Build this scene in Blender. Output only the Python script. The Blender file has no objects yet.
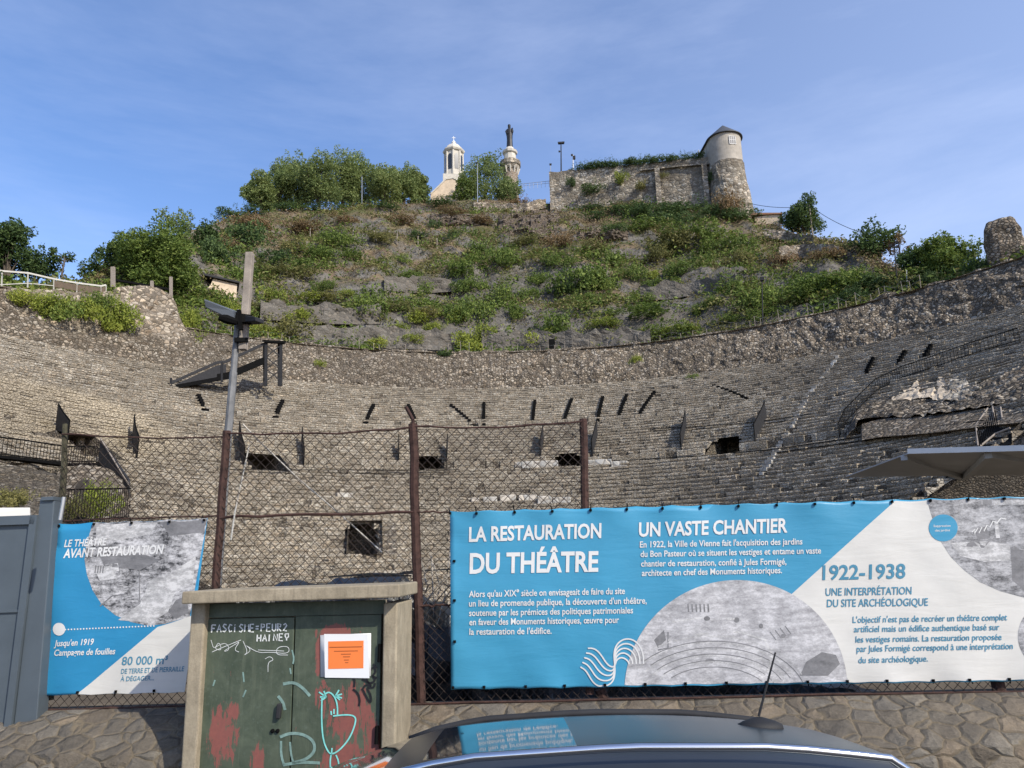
import bpy, bmesh, math, random
from mathutils import Vector, Matrix, noise
random.seed(11)
R = math.radians
scn = bpy.context.scene
col = scn.collection

# ------------------------------------------------------------------ camera
EYE = Vector((0, 0, 1.9))
PITCH, ROLL, FPX = 13.5, 1.4, 740.0
CAMROT = Matrix.Rotation(R(90 + PITCH), 3, 'X') @ Matrix.Rotation(R(-ROLL), 3, 'Z')
cd = bpy.data.cameras.new('camera'); cam = bpy.data.objects.new('camera', cd); col.objects.link(cam)
cam.matrix_world = Matrix.Translation(EYE) @ CAMROT.to_4x4()
cd.sensor_width = 36; cd.lens = FPX * 36 / 1024; cd.clip_start = .05; cd.clip_end = 6000
scn.camera = cam

def ray(px, py):
    return (CAMROT @ Vector(((px - 512) / FPX, (384 - py) / FPX, -1))).normalized()
def at_dist(px, py, d):            # point on the sight line at horizontal distance d
    v = ray(px, py); return EYE + v * (d / math.hypot(v.x, v.y))
class Plane:                       # vertical plane y = y0 + k x
    def __init__(s, y0, k):
        s.p = Vector((0, y0, 0)); s.n = Vector((k, -1, 0)).normalized()
        s.t = Vector((1, k, 0)).normalized(); s.y0 = y0; s.k = k
    def hit(s, px, py, off=0):
        v = ray(px, py); t = (s.p + s.n * off - EYE).dot(s.n) / v.dot(s.n); return EYE + v * t
FENCE = Plane(5.175, -.059)

# ------------------------------------------------------------------ objects
def tag(o, label=None, cat=None, group=None, kind=None):
    if label: o['label'] = label
    if cat: o['category'] = cat
    if group: o['group'] = group
    if kind: o['kind'] = kind
    return o
def empty(name, loc, label=None, cat=None, group=None):
    o = bpy.data.objects.new(name, None); col.objects.link(o); o.location = loc
    o.empty_display_size = .2
    return tag(o, label, cat, group)
class MB:
    def __init__(s): s.v = []; s.f = []; s.m = []
    def add(s, vs, fs, mi=0):
        b = len(s.v); s.v += [tuple(v) for v in vs]; s.f += [tuple(i + b for i in f) for f in fs]; s.m += [mi] * len(fs)
    def box(s, a, b, mi=0, M=None):
        (x0, y0, z0), (x1, y1, z1) = a, b
        vs = [Vector(p) for p in ((x0,y0,z0),(x1,y0,z0),(x1,y1,z0),(x0,y1,z0),(x0,y0,z1),(x1,y0,z1),(x1,y1,z1),(x0,y1,z1))]
        if M: vs = [M @ v for v in vs]
        s.add(vs, [(0,3,2,1),(4,5,6,7),(0,1,5,4),(1,2,6,5),(2,3,7,6),(3,0,4,7)], mi)
    def hexa(s, q, d, mi=0):        # quad q extruded by vector d
        q = [Vector(p) for p in q]; n = len(q); vs = q + [p + d for p in q]
        s.add(vs, [tuple(range(n)), tuple(range(2*n-1, n-1, -1))] + [(i, i+n, (i+1) % n + n, (i+1) % n) for i in range(n)], mi)
    def tube(s, pts, r, n=6, mi=0, cap=True):
        pts = [Vector(p) for p in pts]; rs = r if isinstance(r, (list, tuple)) else [r] * len(pts)
        vs = []; fs = []
        for i, p in enumerate(pts):
            d = (pts[min(i+1, len(pts)-1)] - pts[max(i-1, 0)]).normalized()
            a = d.cross(Vector((0,0,1)) if abs(d.z) < .9 else Vector((1,0,0))).normalized(); b = d.cross(a)
            for k in range(n):
                t = 2 * math.pi * k / n; vs.append(p + (a * math.cos(t) + b * math.sin(t)) * rs[i])
        for i in range(len(pts) - 1):
            for k in range(n):
                fs.append((i*n+k, i*n+(k+1) % n, (i+1)*n+(k+1) % n, (i+1)*n+k))
        if cap: fs.append(tuple(range(n-1, -1, -1))); fs.append(tuple(range((len(pts)-1)*n, len(pts)*n)))
        s.add(vs, fs, mi)
    def bar(s, a, b, w, h, mi=0, up=Vector((0,0,1))):
        a = Vector(a); b = Vector(b); d = (b - a).normalized()
        if abs(d.dot(up)) > .98: up = Vector((0,1,0))
        x = d.cross(up).normalized() * w / 2; y = x.cross(d).normalized() * h / 2
        s.hexa([a-x-y, a+x-y, a+x+y, a-x+y], b - a, mi)
    def lathe(s, c, prof, n=24, mi=0):
        c = Vector(c); vs = []; fs = []
        for r, z in prof:
            for k in range(n):
                t = 2*math.pi*k/n; vs.append(c + Vector((r*math.cos(t), r*math.sin(t), z)))
        for i in range(len(prof)-1):
            for k in range(n): fs.append((i*n+k, i*n+(k+1) % n, (i+1)*n+(k+1) % n, (i+1)*n+k))
        fs.append(tuple(range(n-1, -1, -1))); fs.append(tuple(range((len(prof)-1)*n, len(prof)*n)))
        s.add(vs, fs, mi)
    def build(s, name, mats, parent=None, smooth=False, origin=None):
        me = bpy.data.meshes.new(name)
        if not isinstance(mats, (list, tuple)): mats = [mats]
        off = Vector(origin) if origin is not None else (parent.location if parent is not None else None)
        if parent is not None:
            q = parent
            off = Vector((0,0,0))
            while q is not None: off = off + q.location; q = q.parent
        vs = s.v if off is None else [(v[0]-off.x, v[1]-off.y, v[2]-off.z) for v in s.v]
        me.from_pydata(vs, [], s.f)
        for m in mats: me.materials.append(m)
        if len(mats) > 1: me.polygons.foreach_set('material_index', s.m)
        if smooth: me.polygons.foreach_set('use_smooth', [True] * len(me.polygons))
        me.update()
        o = bpy.data.objects.new(name, me); col.objects.link(o)
        if parent is not None: o.parent = parent
        elif origin is not None: o.location = origin
        return o
def copy_tree(o, parent=None):
    c = o.copy(); col.objects.link(c); c.parent = parent
    for ch in list(o.children): copy_tree(ch, c)
    return c
def fixnormals(o):
    bm = bmesh.new(); bm.from_mesh(o.data); bmesh.ops.recalc_face_normals(bm, faces=bm.faces); bm.to_mesh(o.data); bm.free(); return o
def bevel(o, w, seg=2):
    m = o.modifiers.new('bevel', 'BEVEL'); m.width = w; m.segments = seg; m.limit_method = 'ANGLE'; return o

# ------------------------------------------------------------------ materials
class NT:
    def __init__(s, name):
        s.m = bpy.data.materials.new(name); s.m.use_nodes = True; s.t = s.m.node_tree
        s.b = s.t.nodes['Principled BSDF']; s.co = None
    def n(s, typ, **kw):
        x = s.t.nodes.new(typ)
        for k, v in kw.items():
            if k in x.inputs.keys(): x.inputs[k].default_value = v
            else: setattr(x, k, v)
        return x
    def l(s, a, b): s.t.links.new(a, b)
    def coord(s, kind='Object', scale=(1,1,1), rot=(0,0,0)):
        if s.co is None: s.co = s.n('ShaderNodeTexCoord')
        m = s.n('ShaderNodeMapping'); m.inputs['Scale'].default_value = scale; m.inputs['Rotation'].default_value = rot
        s.l(s.co.outputs[kind], m.inputs['Vector']); return m.outputs['Vector']
    def noise(s, v, scale, detail=4, rough=.6, dist=0):
        x = s.n('ShaderNodeTexNoise'); x.inputs['Scale'].default_value = scale; x.inputs['Detail'].default_value = detail
        x.inputs['Roughness'].default_value = rough; x.inputs['Distortion'].default_value = dist; s.l(v, x.inputs['Vector']); return x.outputs['Fac']
    def voro(s, v, scale, feat='F1', out='Distance', rnd=1):
        x = s.n('ShaderNodeTexVoronoi'); x.feature = feat; x.inputs['Scale'].default_value = scale; x.inputs['Randomness'].default_value = rnd
        s.l(v, x.inputs['Vector']); return x.outputs[out]
    def ramp(s, f, stops, interp='LINEAR'):
        x = s.n('ShaderNodeValToRGB'); x.color_ramp.interpolation = interp
        e = x.color_ramp.elements
        while len(e) < len(stops): e.new(.5)
        for i, (p, c) in enumerate(stops):
            e[i].position = p; e[i].color = (c if isinstance(c, (tuple, list)) else (c, c, c)) + ((1,) if not isinstance(c, (tuple, list)) or len(c) == 3 else ())
        s.l(f, x.inputs['Fac']); return x.outputs['Color']
    def mix(s, f, a, b, blend='MIX'):
        x = s.n('ShaderNodeMix'); x.data_type = 'RGBA'; x.blend_type = blend
        for sock, val in ((x.inputs[0], f), (x.inputs[6], a), (x.inputs[7], b)):
            if isinstance(val, (int, float)): sock.default_value = val
            elif isinstance(val, tuple): sock.default_value = val + ((1,) if len(val) == 3 else ())
            else: s.l(val, sock)
        return x.outputs[2]
    def math(s, op, a, b=0.0, c=None):
        x = s.n('ShaderNodeMath'); x.operation = op
        for i, val in enumerate((a, b) if c is None else (a, b, c)):
            if isinstance(val, (int, float)): x.inputs[i].default_value = val
            else: s.l(val, x.inputs[i])
        return x.outputs[0]
    def bump(s, h, strength=.5, dist=.05):
        x = s.n('ShaderNodeBump'); x.inputs['Strength'].default_value = strength; x.inputs['Distance'].default_value = dist
        s.l(h, x.inputs['Height']); s.l(x.outputs['Normal'], s.b.inputs['Normal']); return s
    def done(s, colr=None, rough=.85, metal=0, spec=.3):
        if colr is not None:
            if isinstance(colr, tuple): s.b.inputs['Base Color'].default_value = colr + (1,)
            else: s.l(colr, s.b.inputs['Base Color'])
        if isinstance(rough, (int, float)): s.b.inputs['Roughness'].default_value = rough
        else: s.l(rough, s.b.inputs['Roughness'])
        s.b.inputs['Metallic'].default_value = metal; s.b.inputs['Specular IOR Level'].default_value = spec
        return s.m

def mat_stone(name, c0, c1, c2, scale=2.6, zs=1.6, mortar=(.05,.043,.035), mw=.09, island=.0, stain=.35, bump=.9, bd=.08, macro=.06, warp=.35, grit=0, tint=.4, patch=None):
    k = NT(name); v = k.coord(scale=(1, 1, zs))
    wv = k.n('ShaderNodeVectorMath'); wv.operation = 'ADD'; k.l(v, wv.inputs[0])
    nn = k.n('ShaderNodeTexNoise'); nn.inputs['Scale'].default_value = scale * 1.1; k.l(v, nn.inputs['Vector'])
    sc_ = k.n('ShaderNodeVectorMath'); sc_.operation = 'SCALE'; sc_.inputs['Scale'].default_value = warp / scale
    k.l(nn.outputs['Color'], sc_.inputs[0]); k.l(sc_.outputs[0], wv.inputs[1]); w = wv.outputs[0]
    cell = k.voro(w, scale, 'F1', 'Color'); edge = k.voro(w, scale, 'DISTANCE_TO_EDGE', 'Distance')
    sep = k.n('ShaderNodeSeparateColor'); k.l(cell, sep.inputs[0])
    val = sep.outputs[0]
    if island:
        g = k.n('ShaderNodeNewGeometry'); val = k.math('ADD', k.math('MULTIPLY', val, 1 - island), k.math('MULTIPLY', g.outputs['Random Per Island'], island))
    c = k.ramp(val, [(0, c0), (.55, c1), (1, c2)])
    c = k.mix(tint, c, k.ramp(sep.outputs[2], [(0, (.82,.88,1.0)), (.5, (1,1,1)), (1, (1.15,.95,.76))]), 'MULTIPLY')
    if patch:
        dv = k.n('ShaderNodeVectorMath'); dv.operation = 'DISTANCE'; k.l(v, dv.inputs[0]); dv.inputs[1].default_value = patch[0]
        dd = k.math('ADD', dv.outputs['Value'], k.math('MULTIPLY', k.noise(v, .35, 3), -4.0)); c = k.mix(k.ramp(k.math('DIVIDE', dd, patch[1]), [(.35, .85), (.5, 0.)]), c, patch[2])
    if grit: c = k.mix(grit, c, k.ramp(k.noise(v, scale * 2.6, 6, .75), [(.3, c0), (.5, c1), (.7, c2)]))
    fine = k.noise(v, scale * 9, 5, .7)
    c = k.mix(.55, c, k.ramp(fine, [(.3, .35), (.7, 1.0)]), 'MULTIPLY')
    big = k.noise(v, macro, 4, .65)
    c = k.mix(k.ramp(big, [(.4, 0.), (.62, stain)]), c, (.115, .098, .078))
    fac = k.ramp(edge, [(mw * .35, 0.), (mw, 1.)])
    c = k.mix(fac, mortar, c)
    h = k.math('ADD', k.math('MULTIPLY', k.ramp(edge, [(0, 0.), (mw * 2.5, 1.)]), .7), k.math('MULTIPLY', fine, .4))
    h = k.math('ADD', h, k.math('MULTIPLY', sep.outputs[1], .5))
    k.bump(h, bump, bd); return k.done(c, .92, 0, .15)

def mat_plain(name, c, rough=.6, metal=0, var=.15, scale=6, spec=.4, bump=0):
    k = NT(name); v = k.coord(); f = k.noise(v, scale, 5, .65)
    lo = tuple(x * (1 - var) for x in c); hi = tuple(min(1, x * (1 + var)) for x in c)
    if bump: k.bump(k.noise(v, scale * 6, 4, .7), bump, .01)
    return k.done(k.ramp(f, [(.3, lo), (.7, hi)]), rough, metal, spec)

def mat_leaf(name, a, b, c, trans=.25):
    k = NT(name); g = k.n('ShaderNodeNewGeometry'); oi = k.n('ShaderNodeObjectInfo'); v = k.coord()
    cc = k.ramp(g.outputs['Random Per Island'], [(0, a), (.5, b), (1, c)])
    nz = k.noise(v, .55, 3, .6)
    cc = k.mix(.6, cc, k.ramp(nz, [(.35, (.55, .6, .5)), (.65, (1.25, 1.15, 1.0))]), 'MULTIPLY')
    cc = k.mix(.35, cc, k.ramp(oi.outputs['Random'], [(0, (.7, .75, .7)), (1, (1.3, 1.2, 1.1))]), 'MULTIPLY')
    tr = k.n('ShaderNodeBsdfTranslucent'); k.l(cc, tr.inputs['Color'])
    mx = k.n('ShaderNodeMixShader'); mx.inputs[0].default_value = trans
    m = k.done(cc, .6, 0, .25)
    k.l(k.b.outputs[0], mx.inputs[1]); k.l(tr.outputs[0], mx.inputs[2])
    k.l(mx.outputs[0], k.t.nodes['Material Output'].inputs['Surface']); return m

M = {}
M['seat'] = mat_stone('seat_stone', (.205,.178,.138), (.365,.322,.255), (.58,.525,.425), 3.6, 1.7, mortar=(.15,.128,.098), island=.6, stain=.4, mw=.07)
M['seatbase'] = mat_stone('mortar_bed', (.12,.10,.078), (.2,.172,.13), (.32,.28,.22), 4, 1.3, stain=.3)
M['rubble'] = mat_stone('rubble_stone', (.135,.11,.083), (.30,.25,.19), (.60,.525,.415), 2.5, 1.3, mortar=(.08,.066,.048), stain=.45, mw=.14, bump=1., bd=.15)
M['pale_rubble'] = mat_stone('pale_rubble', (.17,.14,.105), (.40,.335,.255), (.68,.59,.46), 1.7, 1.5, mortar=(.16,.135,.105), stain=.25, mw=.1, bump=1., bd=.1)
M['fort'] = mat_stone('fort_stone', (.17,.15,.12), (.40,.36,.29), (.66,.60,.50), 1.3, 1.5, mortar=(.17,.145,.11), stain=.65, mw=.09, bump=1., bd=.1, macro=.12)
M['ruin'] = mat_stone('ruin_stone', (.085,.073,.055), (.18,.155,.115), (.34,.30,.24), 4.6, 3.2, stain=.5, mw=.12, macro=.3)
M['pale_step'] = mat_stone('pale_step_stone', (.42,.40,.35), (.55,.52,.46), (.66,.63,.56), 1.5, 1, mortar=(.3,.27,.23), stain=.1)
M['lowwall'] = mat_stone('street_wall_stone', (.080,.072,.060), (.160,.140,.112), (.28,.245,.19), 6.8, 1.6, mortar=(.150,.122,.085), stain=.6, mw=.06, macro=3.0, bump=.8, bd=.025, warp=.5, grit=.45, tint=.9)
M['dark_rubble'] = mat_stone('dark_rubble', (.05,.043,.035), (.10,.085,.066), (.18,.155,.12), 5.5, 1.6, mortar=(.035,.03,.024), stain=.4, mw=.14)
M['grey_wall'] = mat_stone('grey_netted_stone', (.10,.09,.078), (.17,.155,.132), (.28,.255,.215), 1.8, 1.3, mortar=(.12,.11,.095), stain=.5, mw=.1, grit=.5, macro=.2)
M['black'] = mat_plain('black_steel_and_shadow', (.007,.007,.007), .9, 0, .3, 6, .05)  # steel fittings, and the black of the built stair shadows
M['dark_grey'] = mat_plain('dark_grey_steel', (.030,.030,.032), .7, .1, .2, 6, .2)
M['hole'] = mat_plain('tunnel_stone', (.05,.043,.036), .95, 0, .4, 2)
M['concrete'] = None
# ------------------------------------------------------------------ world and sun
w = bpy.data.worlds.new('World'); scn.world = w; w.use_nodes = True
nt = w.node_tree; bg = nt.nodes['Background']
SUN_AZ, SUN_EL = 43, 36          # degrees to the right of straight-behind, elevation
tosun = Vector((math.sin(R(SUN_AZ)) * math.cos(R(SUN_EL)), -math.cos(R(SUN_AZ)) * math.cos(R(SUN_EL)), math.sin(R(SUN_EL))))
sky = nt.nodes.new('ShaderNodeTexSky'); sky.sky_type = 'NISHITA'; sky.sun_disc = False
sky.sun_elevation = R(SUN_EL); sky.sun_rotation = math.atan2(tosun.x, tosun.y)
sky.air_density = 1.0; sky.dust_density = .6; sky.ozone_density = 2.2
tc = nt.nodes.new('ShaderNodeTexCoord'); mp = nt.nodes.new('ShaderNodeMapping')
mp.inputs['Scale'].default_value = (1.0, 1.0, 4.2); mp.inputs['Rotation'].default_value = (0, R(17), R(10))
nt.links.new(tc.outputs['Generated'], mp.inputs['Vector'])
n1 = nt.nodes.new('ShaderNodeTexNoise'); n1.inputs['Scale'].default_value = 1.3; n1.inputs['Detail'].default_value = 7; n1.inputs['Roughness'].default_value = .62; n1.inputs['Distortion'].default_value = .25
nt.links.new(mp.outputs['Vector'], n1.inputs['Vector'])
rp = nt.nodes.new('ShaderNodeValToRGB'); rp.color_ramp.elements[0].position = .42; rp.color_ramp.elements[0].color = (.0,.0,.0,1)
rp.color_ramp.elements[1].position = .80; rp.color_ramp.elements[1].color = (.26,.26,.26,1)
nt.links.new(n1.outputs['Fac'], rp.inputs['Fac'])
hs = nt.nodes.new('ShaderNodeHueSaturation'); hs.inputs['Saturation'].default_value = 1.14; nt.links.new(sky.outputs[0], hs.inputs['Color'])
mx = nt.nodes.new('ShaderNodeMix'); mx.data_type = 'RGBA'
tn = nt.nodes.new('ShaderNodeMix'); tn.data_type = 'RGBA'; tn.blend_type = 'MULTIPLY'; tn.inputs[0].default_value = 1; tn.inputs[7].default_value = (1.05, .95, 1.02, 1); nt.links.new(hs.outputs[0], tn.inputs[6])
sp3 = nt.nodes.new('ShaderNodeSeparateXYZ'); nt.links.new(tc.outputs['Generated'], sp3.inputs[0])     # thin high haze, thicker towards the right
hz = nt.nodes.new('ShaderNodeMapRange'); hz.inputs['From Min'].default_value = -.35; hz.inputs['From Max'].default_value = .6; hz.inputs['To Max'].default_value = .21; nt.links.new(sp3.outputs['X'], hz.inputs['Value'])
ad = nt.nodes.new('ShaderNodeMath'); ad.operation = 'ADD'; ad.use_clamp = True; nt.links.new(rp.outputs['Color'], ad.inputs[0]); nt.links.new(hz.outputs[0], ad.inputs[1])
nt.links.new(ad.outputs[0], mx.inputs[0]); nt.links.new(tn.outputs[2], mx.inputs[6]); mx.inputs[7].default_value = (4.4, 4.9, 6.3, 1)
nt.links.new(mx.outputs[2], bg.inputs['Color']); bg.inputs['Strength'].default_value = .15
sd = bpy.data.lights.new('sun', 'SUN'); so = bpy.data.objects.new('sun', sd); col.objects.link(so)
sd.energy = 3.3; sd.angle = R(.5); sd.color = (1, .94, .82)
so.rotation_euler = tosun.to_track_quat('Z', 'Y').to_euler()
scn.view_settings.view_transform = 'Standard'; scn.view_settings.look = 'None'; scn.view_settings.exposure = .6; scn.view_settings.gamma = 1
scn.cycles.max_bounces = 6; scn.cycles.transparent_max_bounces = 8

# ------------------------------------------------------------------ theatre profile
CX, CY = -0.6, 39.9
def pol(th, r, z): return Vector((CX + r * math.sin(th), CY + r * math.cos(th), z))
Z57 = EYE.z + 22.7
WALK = [(31.6, 1.7, 1.1), (43.2, 1.2, .8)]        # walkway radius, width, riser of the wall behind it
rows = []                                           # (r_front, z_bottom, rise)
r, z = 12.0, EYE.z - 3.35
rows_top = 57.0
wi = 0
while r < rows_top:
    rows.append((r, z, .40)); z += .40; r += .695
    if wi < 2 and r > WALK[wi][0]:
        r += WALK[wi][1]; rows.append((r, z, WALK[wi][2])); z += WALK[wi][2]; r += .695; wi += 1
RT, ZT = r, z
dz = (Z57 - ZT)                                     # shift the whole to the target height
rows = [(a, b + dz, c) for a, b, c in rows]; ZT += dz; Z0 = rows[0][1]
RIM_R, RIM_Z = 60.6, EYE.z + 28.9
def prof(r):
    if r < rows[0][0]: return Z0
    if r >= RT:
        t = min(1, (r - RT) / (RIM_R - RT)); return ZT + (RIM_Z - ZT) * t
    zz = Z0
    for a, b, c in rows:
        if r >= a: zz = b + c
        else: break
    return zz
def smooth_prof(r):
    if r < rows[0][0]: return Z0
    if r >= RT: return prof(r)
    for i in range(len(rows) - 1):
        if rows[i][0] <= r < rows[i+1][0]:
            a, b = rows[i], rows[i+1]; t = (r - a[0]) / (b[0] - a[0]); return a[1] + (b[1] - a[1]) * t
    return ZT
def cavea_hit(px, py):
    v = ray(px, py); v = v / math.hypot(v.x, v.y); d = 25.0
    while d < 120:
        p = EYE + v * d; rr = math.hypot(p.x - CX, p.y - CY)
        if d > 26 and rr > 11 and TH0 < math.atan2(p.x - CX, p.y - CY) < TH1 and p.z < smooth_prof(rr): break
        d += .1
    return p, math.atan2(p.x - CX, p.y - CY), math.hypot(p.x - CX, p.y - CY)

TH0, TH1 = R(-95), R(93)
# openings of the passages (px, py of the sill centre, width m, rows high)
OPEN = []
for (px, py, w_, h_) in ((100, 458, 3.2, 1.7), (271, 471, 3.5, 1.5), (430, 471, 3.0, 1.7), (567, 468, 2.9, 2.0), (722, 457, 3.4, 2.2), (362, 555, 2.7, 2.3)):
    p, th, rr = cavea_hit(px, py)
    i = min(range(len(rows)), key=lambda k: abs(rows[k][0] - rr)); OPEN.append((th, i, w_, h_))
def open_w(t, k, w_, h_, i):                       # angular width of an opening at row i
    f = (rows[i][1] - rows[k][1]) / h_
    return w_ / rows[k][0] * (1.0 if f < .45 else .86 if f < .7 else .6)
def open_c(t, k, i):                               # upright cheeks for the lowest opening, radial ones for the rest
    if t != OPEN[-1][0]: return t
    p = pol(t, rows[k][0], 0); az = math.atan2(p.x, p.y)
    return az + math.asin((math.tan(az) * CY - CX) * math.cos(az) / rows[i][0])
def row_open(i):
    return [(open_c(t, k, i) - open_w(t, k, w_, h_, i) / 2, open_c(t, k, i) + open_w(t, k, w_, h_, i) / 2) for (t, k, w_, h_) in OPEN if i >= k and -.05 <= rows[i][1] - rows[k][1] < h_ - .1]
def in_open(th, i, rr):
    for (t, k, w_, h_) in OPEN:
        zz = rows[i][1] - rows[k][1]
        if i >= k and -.05 <= zz < h_ - .1 and abs(th - open_c(t, k, i)) < open_w(t, k, w_, h_, i) / 2: return True
    return False

def fbm(p, s, o=4): return noise.fractal(Vector(p) * s, 1.0, 2.0, o)
# ------------------------------------------------------------------ seating
_pp = cavea_hit(35, 412)[0] - Vector((CX, CY, Z0))
M['seat'] = mat_stone('seat_stone', (.245,.212,.162), (.43,.38,.30), (.68,.615,.50), 3.6, 1.7, mortar=(.18,.152,.115), island=.6, stain=.35, mw=.07, patch=((_pp.x, _pp.y, _pp.z * 1.7), 21.0, (.60,.51,.37)))
cavea = empty('amphitheatre_seating', (CX, CY, Z0), 'huge curved stone theatre seating of many worn rows rising around the hollow below the hill', 'amphitheatre')
def seat_rows(i0, i1, name):
    base = MB(); mb = MB()
    ncol = 600
    for i in range(i0, i1):
        a, b, c = rows[i]
        nxt = rows[i+1][0] if i + 1 < len(rows) else RT
        a_, b_ = a + .16, b
        for kx in range(ncol):
            t0 = TH0 + (TH1 - TH0) * kx / ncol; t1 = TH0 + (TH1 - TH0) * (kx + 1) / ncol
            if in_open((t0 + t1) / 2, i, a): continue
            zt = b + c - .05
            base.add([pol(t0, a_, b_ - .05), pol(t1, a_, b_ - .05), pol(t1, a_, zt), pol(t0, a_, zt), pol(t1, nxt + .16, zt), pol(t0, nxt + .16, zt)], [(1,0,3,2), (2,3,5,4)])
        t = TH0; gaps = row_open(i)
        while t < TH1:
            wd = random.uniform(.35, 1.15) / a; t1 = t + wd
            for (ga, gb) in gaps:
                if ga <= t < gb: t = gb; t1 = t + wd
                elif t < ga < t1: t1 = ga
            if t1 - t < .02 / a: t = t1 + 1e-5; continue
            tm = (t + t1) / 2
            er = noise.noise(Vector((pol(tm, a, b) * .09)))             # worn areas
            if not in_open(tm, i, a) and random.random() > .035 + max(0, er) * .25:
                j = random.gauss(0, .035) + er * .04; zt = b + c + random.gauss(0, .018) - max(0, random.gauss(-.08, .09)); tl = random.gauss(0, .018)
                e = .012 / a; ch = random.uniform(.015, .06)
                f0, f1 = a + j, a + j + random.gauss(0, .02); bk = min(nxt + .15, a + .95)
                dp = c if c < .5 else c
                zl = b + c * random.uniform(.38, .54); rc = random.uniform(.02, .075)
                vs = [pol(t+e, f0 + rc, b - .04), pol(t1-e, f1 + rc, b - .04), pol(t+e, f0 + rc, zl), pol(t1-e, f1 + rc, zl), pol(t+e, f0, zl + .03), pol(t1-e, f1, zl + .03),
                      pol(t+e, f0, zt + tl - ch), pol(t1-e, f1, zt - tl - ch), pol(t+e, f0 + ch, zt + tl), pol(t1-e, f1 + ch, zt - tl), pol(t+e, bk, zt + tl), pol(t1-e, bk, zt - tl)]
                mb.add(vs, [(1,0,2,3), (3,2,4,5), (5,4,6,7), (7,6,8,9), (9,8,10,11), (0,10,8,6,4,2), (1,3,5,7,9,11)])
            t = t1
    o = mb.build(name, M['seat'], cavea); base.build('mortar_bed', M['seatbase'], cavea)
    return o
iw = [i for i, x in enumerate(rows) if x[2] > .5]
seat_rows(0, iw[0], 'lower_tier'); seat_rows(iw[0], iw[1], 'middle_tier'); seat_rows(iw[1], len(rows), 'upper_tier')
# passages running back under the rows
for (t, k, w_, h_) in OPEN:
    a, b, _ = rows[k]; hw = w_ / 2 - .06
    c0 = pol(t, a - .55, b); u = Vector((math.sin(t), math.cos(t), 0)); s = Vector((math.cos(t), -math.sin(t), 0)); L = 7
    if t == OPEN[-1][0]: az = math.atan2(c0.x, c0.y); u = Vector((math.sin(az), math.cos(az), 0)); s = Vector((math.cos(az), -math.sin(az), 0))
    q = MB(); A = c0 - s * hw; B = c0 + s * hw; up = Vector((0, 0, h_ + .3)); bk = u * ((h_ + .3) * 1.70 - .1)
    q.add([A, B, B + up + bk, A + up + bk, A + u*L, B + u*L, B + u*L + up, A + u*L + up], [(0,1,5,4), (0,4,7,3), (1,2,6,5), (4,5,6,7), (3,7,6,2)])
    for e, sg in ((A, -1), (B, 1)):                                  # masonry jambs closing the sides behind the rows
        p0 = e + u * .78 - Vector((0, 0, .1)); p1 = p0 + s * sg * 1.1; tp = up + u * ((h_ + .3) * 1.74)
        q.add([p0, p1, p1 + tp, p0 + tp], [(0, 1, 2, 3)])
    q.build('passage', M['seatbase'], cavea)
# end walls of the seating
for th in (TH0, TH1):
    q = MB(); n = 60; s_ = Vector((math.cos(th), -math.sin(th), 0)) * (1 if th > 0 else -1)
    for i in range(n + 1):
        rr = 12 + (RIM_R - 12) * i / n; zt_ = smooth_prof(rr) + .25
        for j in range(9):
            p = pol(th, rr, Z0 - .5 + (zt_ - Z0 + .5) * j / 8) + s_ * .12; q.v.append(tuple(p + s_ * fbm(p, .8) * .2 + Vector((0, 0, fbm(p, .9) * .3 if j == 8 else 0))))
    for i in range(n):
        for j in range(8): a = i * 9 + j; q.f.append((a, a + 9, a + 10, a + 1)); q.m.append(0)
    q.build('end_wall', M['dark_rubble'], cavea)
# orchestra floor
q = MB(); ring = [pol(TH0 + (TH1 - TH0) * i / 60, 12.3, Z0) for i in range(61)]
q.add(ring, [tuple(range(60, -1, -1))]); q.build('orchestra_floor', M['pale_rubble'], cavea)
# rubble slope above the rows
q = MB(); nt_, nr = 900, 22
for j in range(nr + 1):
    for i in range(nt_ + 1):
        th = TH0 + (TH1 - TH0) * i / nt_; f = j / nr
        rr = RT - .1 + (RIM_R - RT + .1) * f; zz = ZT - .1 + (RIM_Z - ZT + .1) * (f ** .9)
        P = pol(th, rr, zz); d = fbm(P, 1.0, 4) * .30 + fbm(P, .12, 3) * .7 * math.sin(f * math.pi)
        zz += fbm(P, .35, 3) * .35 * (1 if 0 < j else 0)
        q.v.append(tuple(pol(th, rr + d, zz)))
for j in range(nr):
    for i in range(nt_): q.f.append((j*(nt_+1)+i+1, j*(nt_+1)+i, (j+1)*(nt_+1)+i, (j+1)*(nt_+1)+i+1)); q.m.append(0)
q.build('rubble_bank', M['rubble'], cavea)

# ------------------------------------------------------------------ hill
HILL_PX = [(-500, 330, 88), (-200, 318, 92), (0, 300, 97), (75, 290, 105), (130, 265, 118), (200, 228, 130), (240, 215, 140), (300, 209, 148), (420, 203, 152), (480, 199, 152),
           (550, 203, 149), (640, 199, 147), (720, 203, 143), (750, 210, 141), (768, 224, 135), (800, 234, 128), (850, 247, 118), (900, 268, 106), (950, 275, 99), (1024, 276, 92), (1250, 262, 85), (1500, 250, 80)]
HT = []
for px, py, d in HILL_PX:
    p = at_dist(px, py, d); HT.append((math.atan2(p.x - CX, p.y - CY), math.hypot(p.x - CX, p.y - CY), p.z))
HT.sort()
def ridge(th):
    if th <= HT[0][0]: return HT[0][1:]
    for a, b in zip(HT, HT[1:]):
        if th <= b[0]:
            t = (th - a[0]) / (b[0] - a[0]); t = t * t * (3 - 2 * t) * .5 + t * .5
            return (a[1] + (b[1] - a[1]) * t, a[2] + (b[2] - a[2]) * t)
    return HT[-1][1:]
HR0 = 62.6
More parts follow.
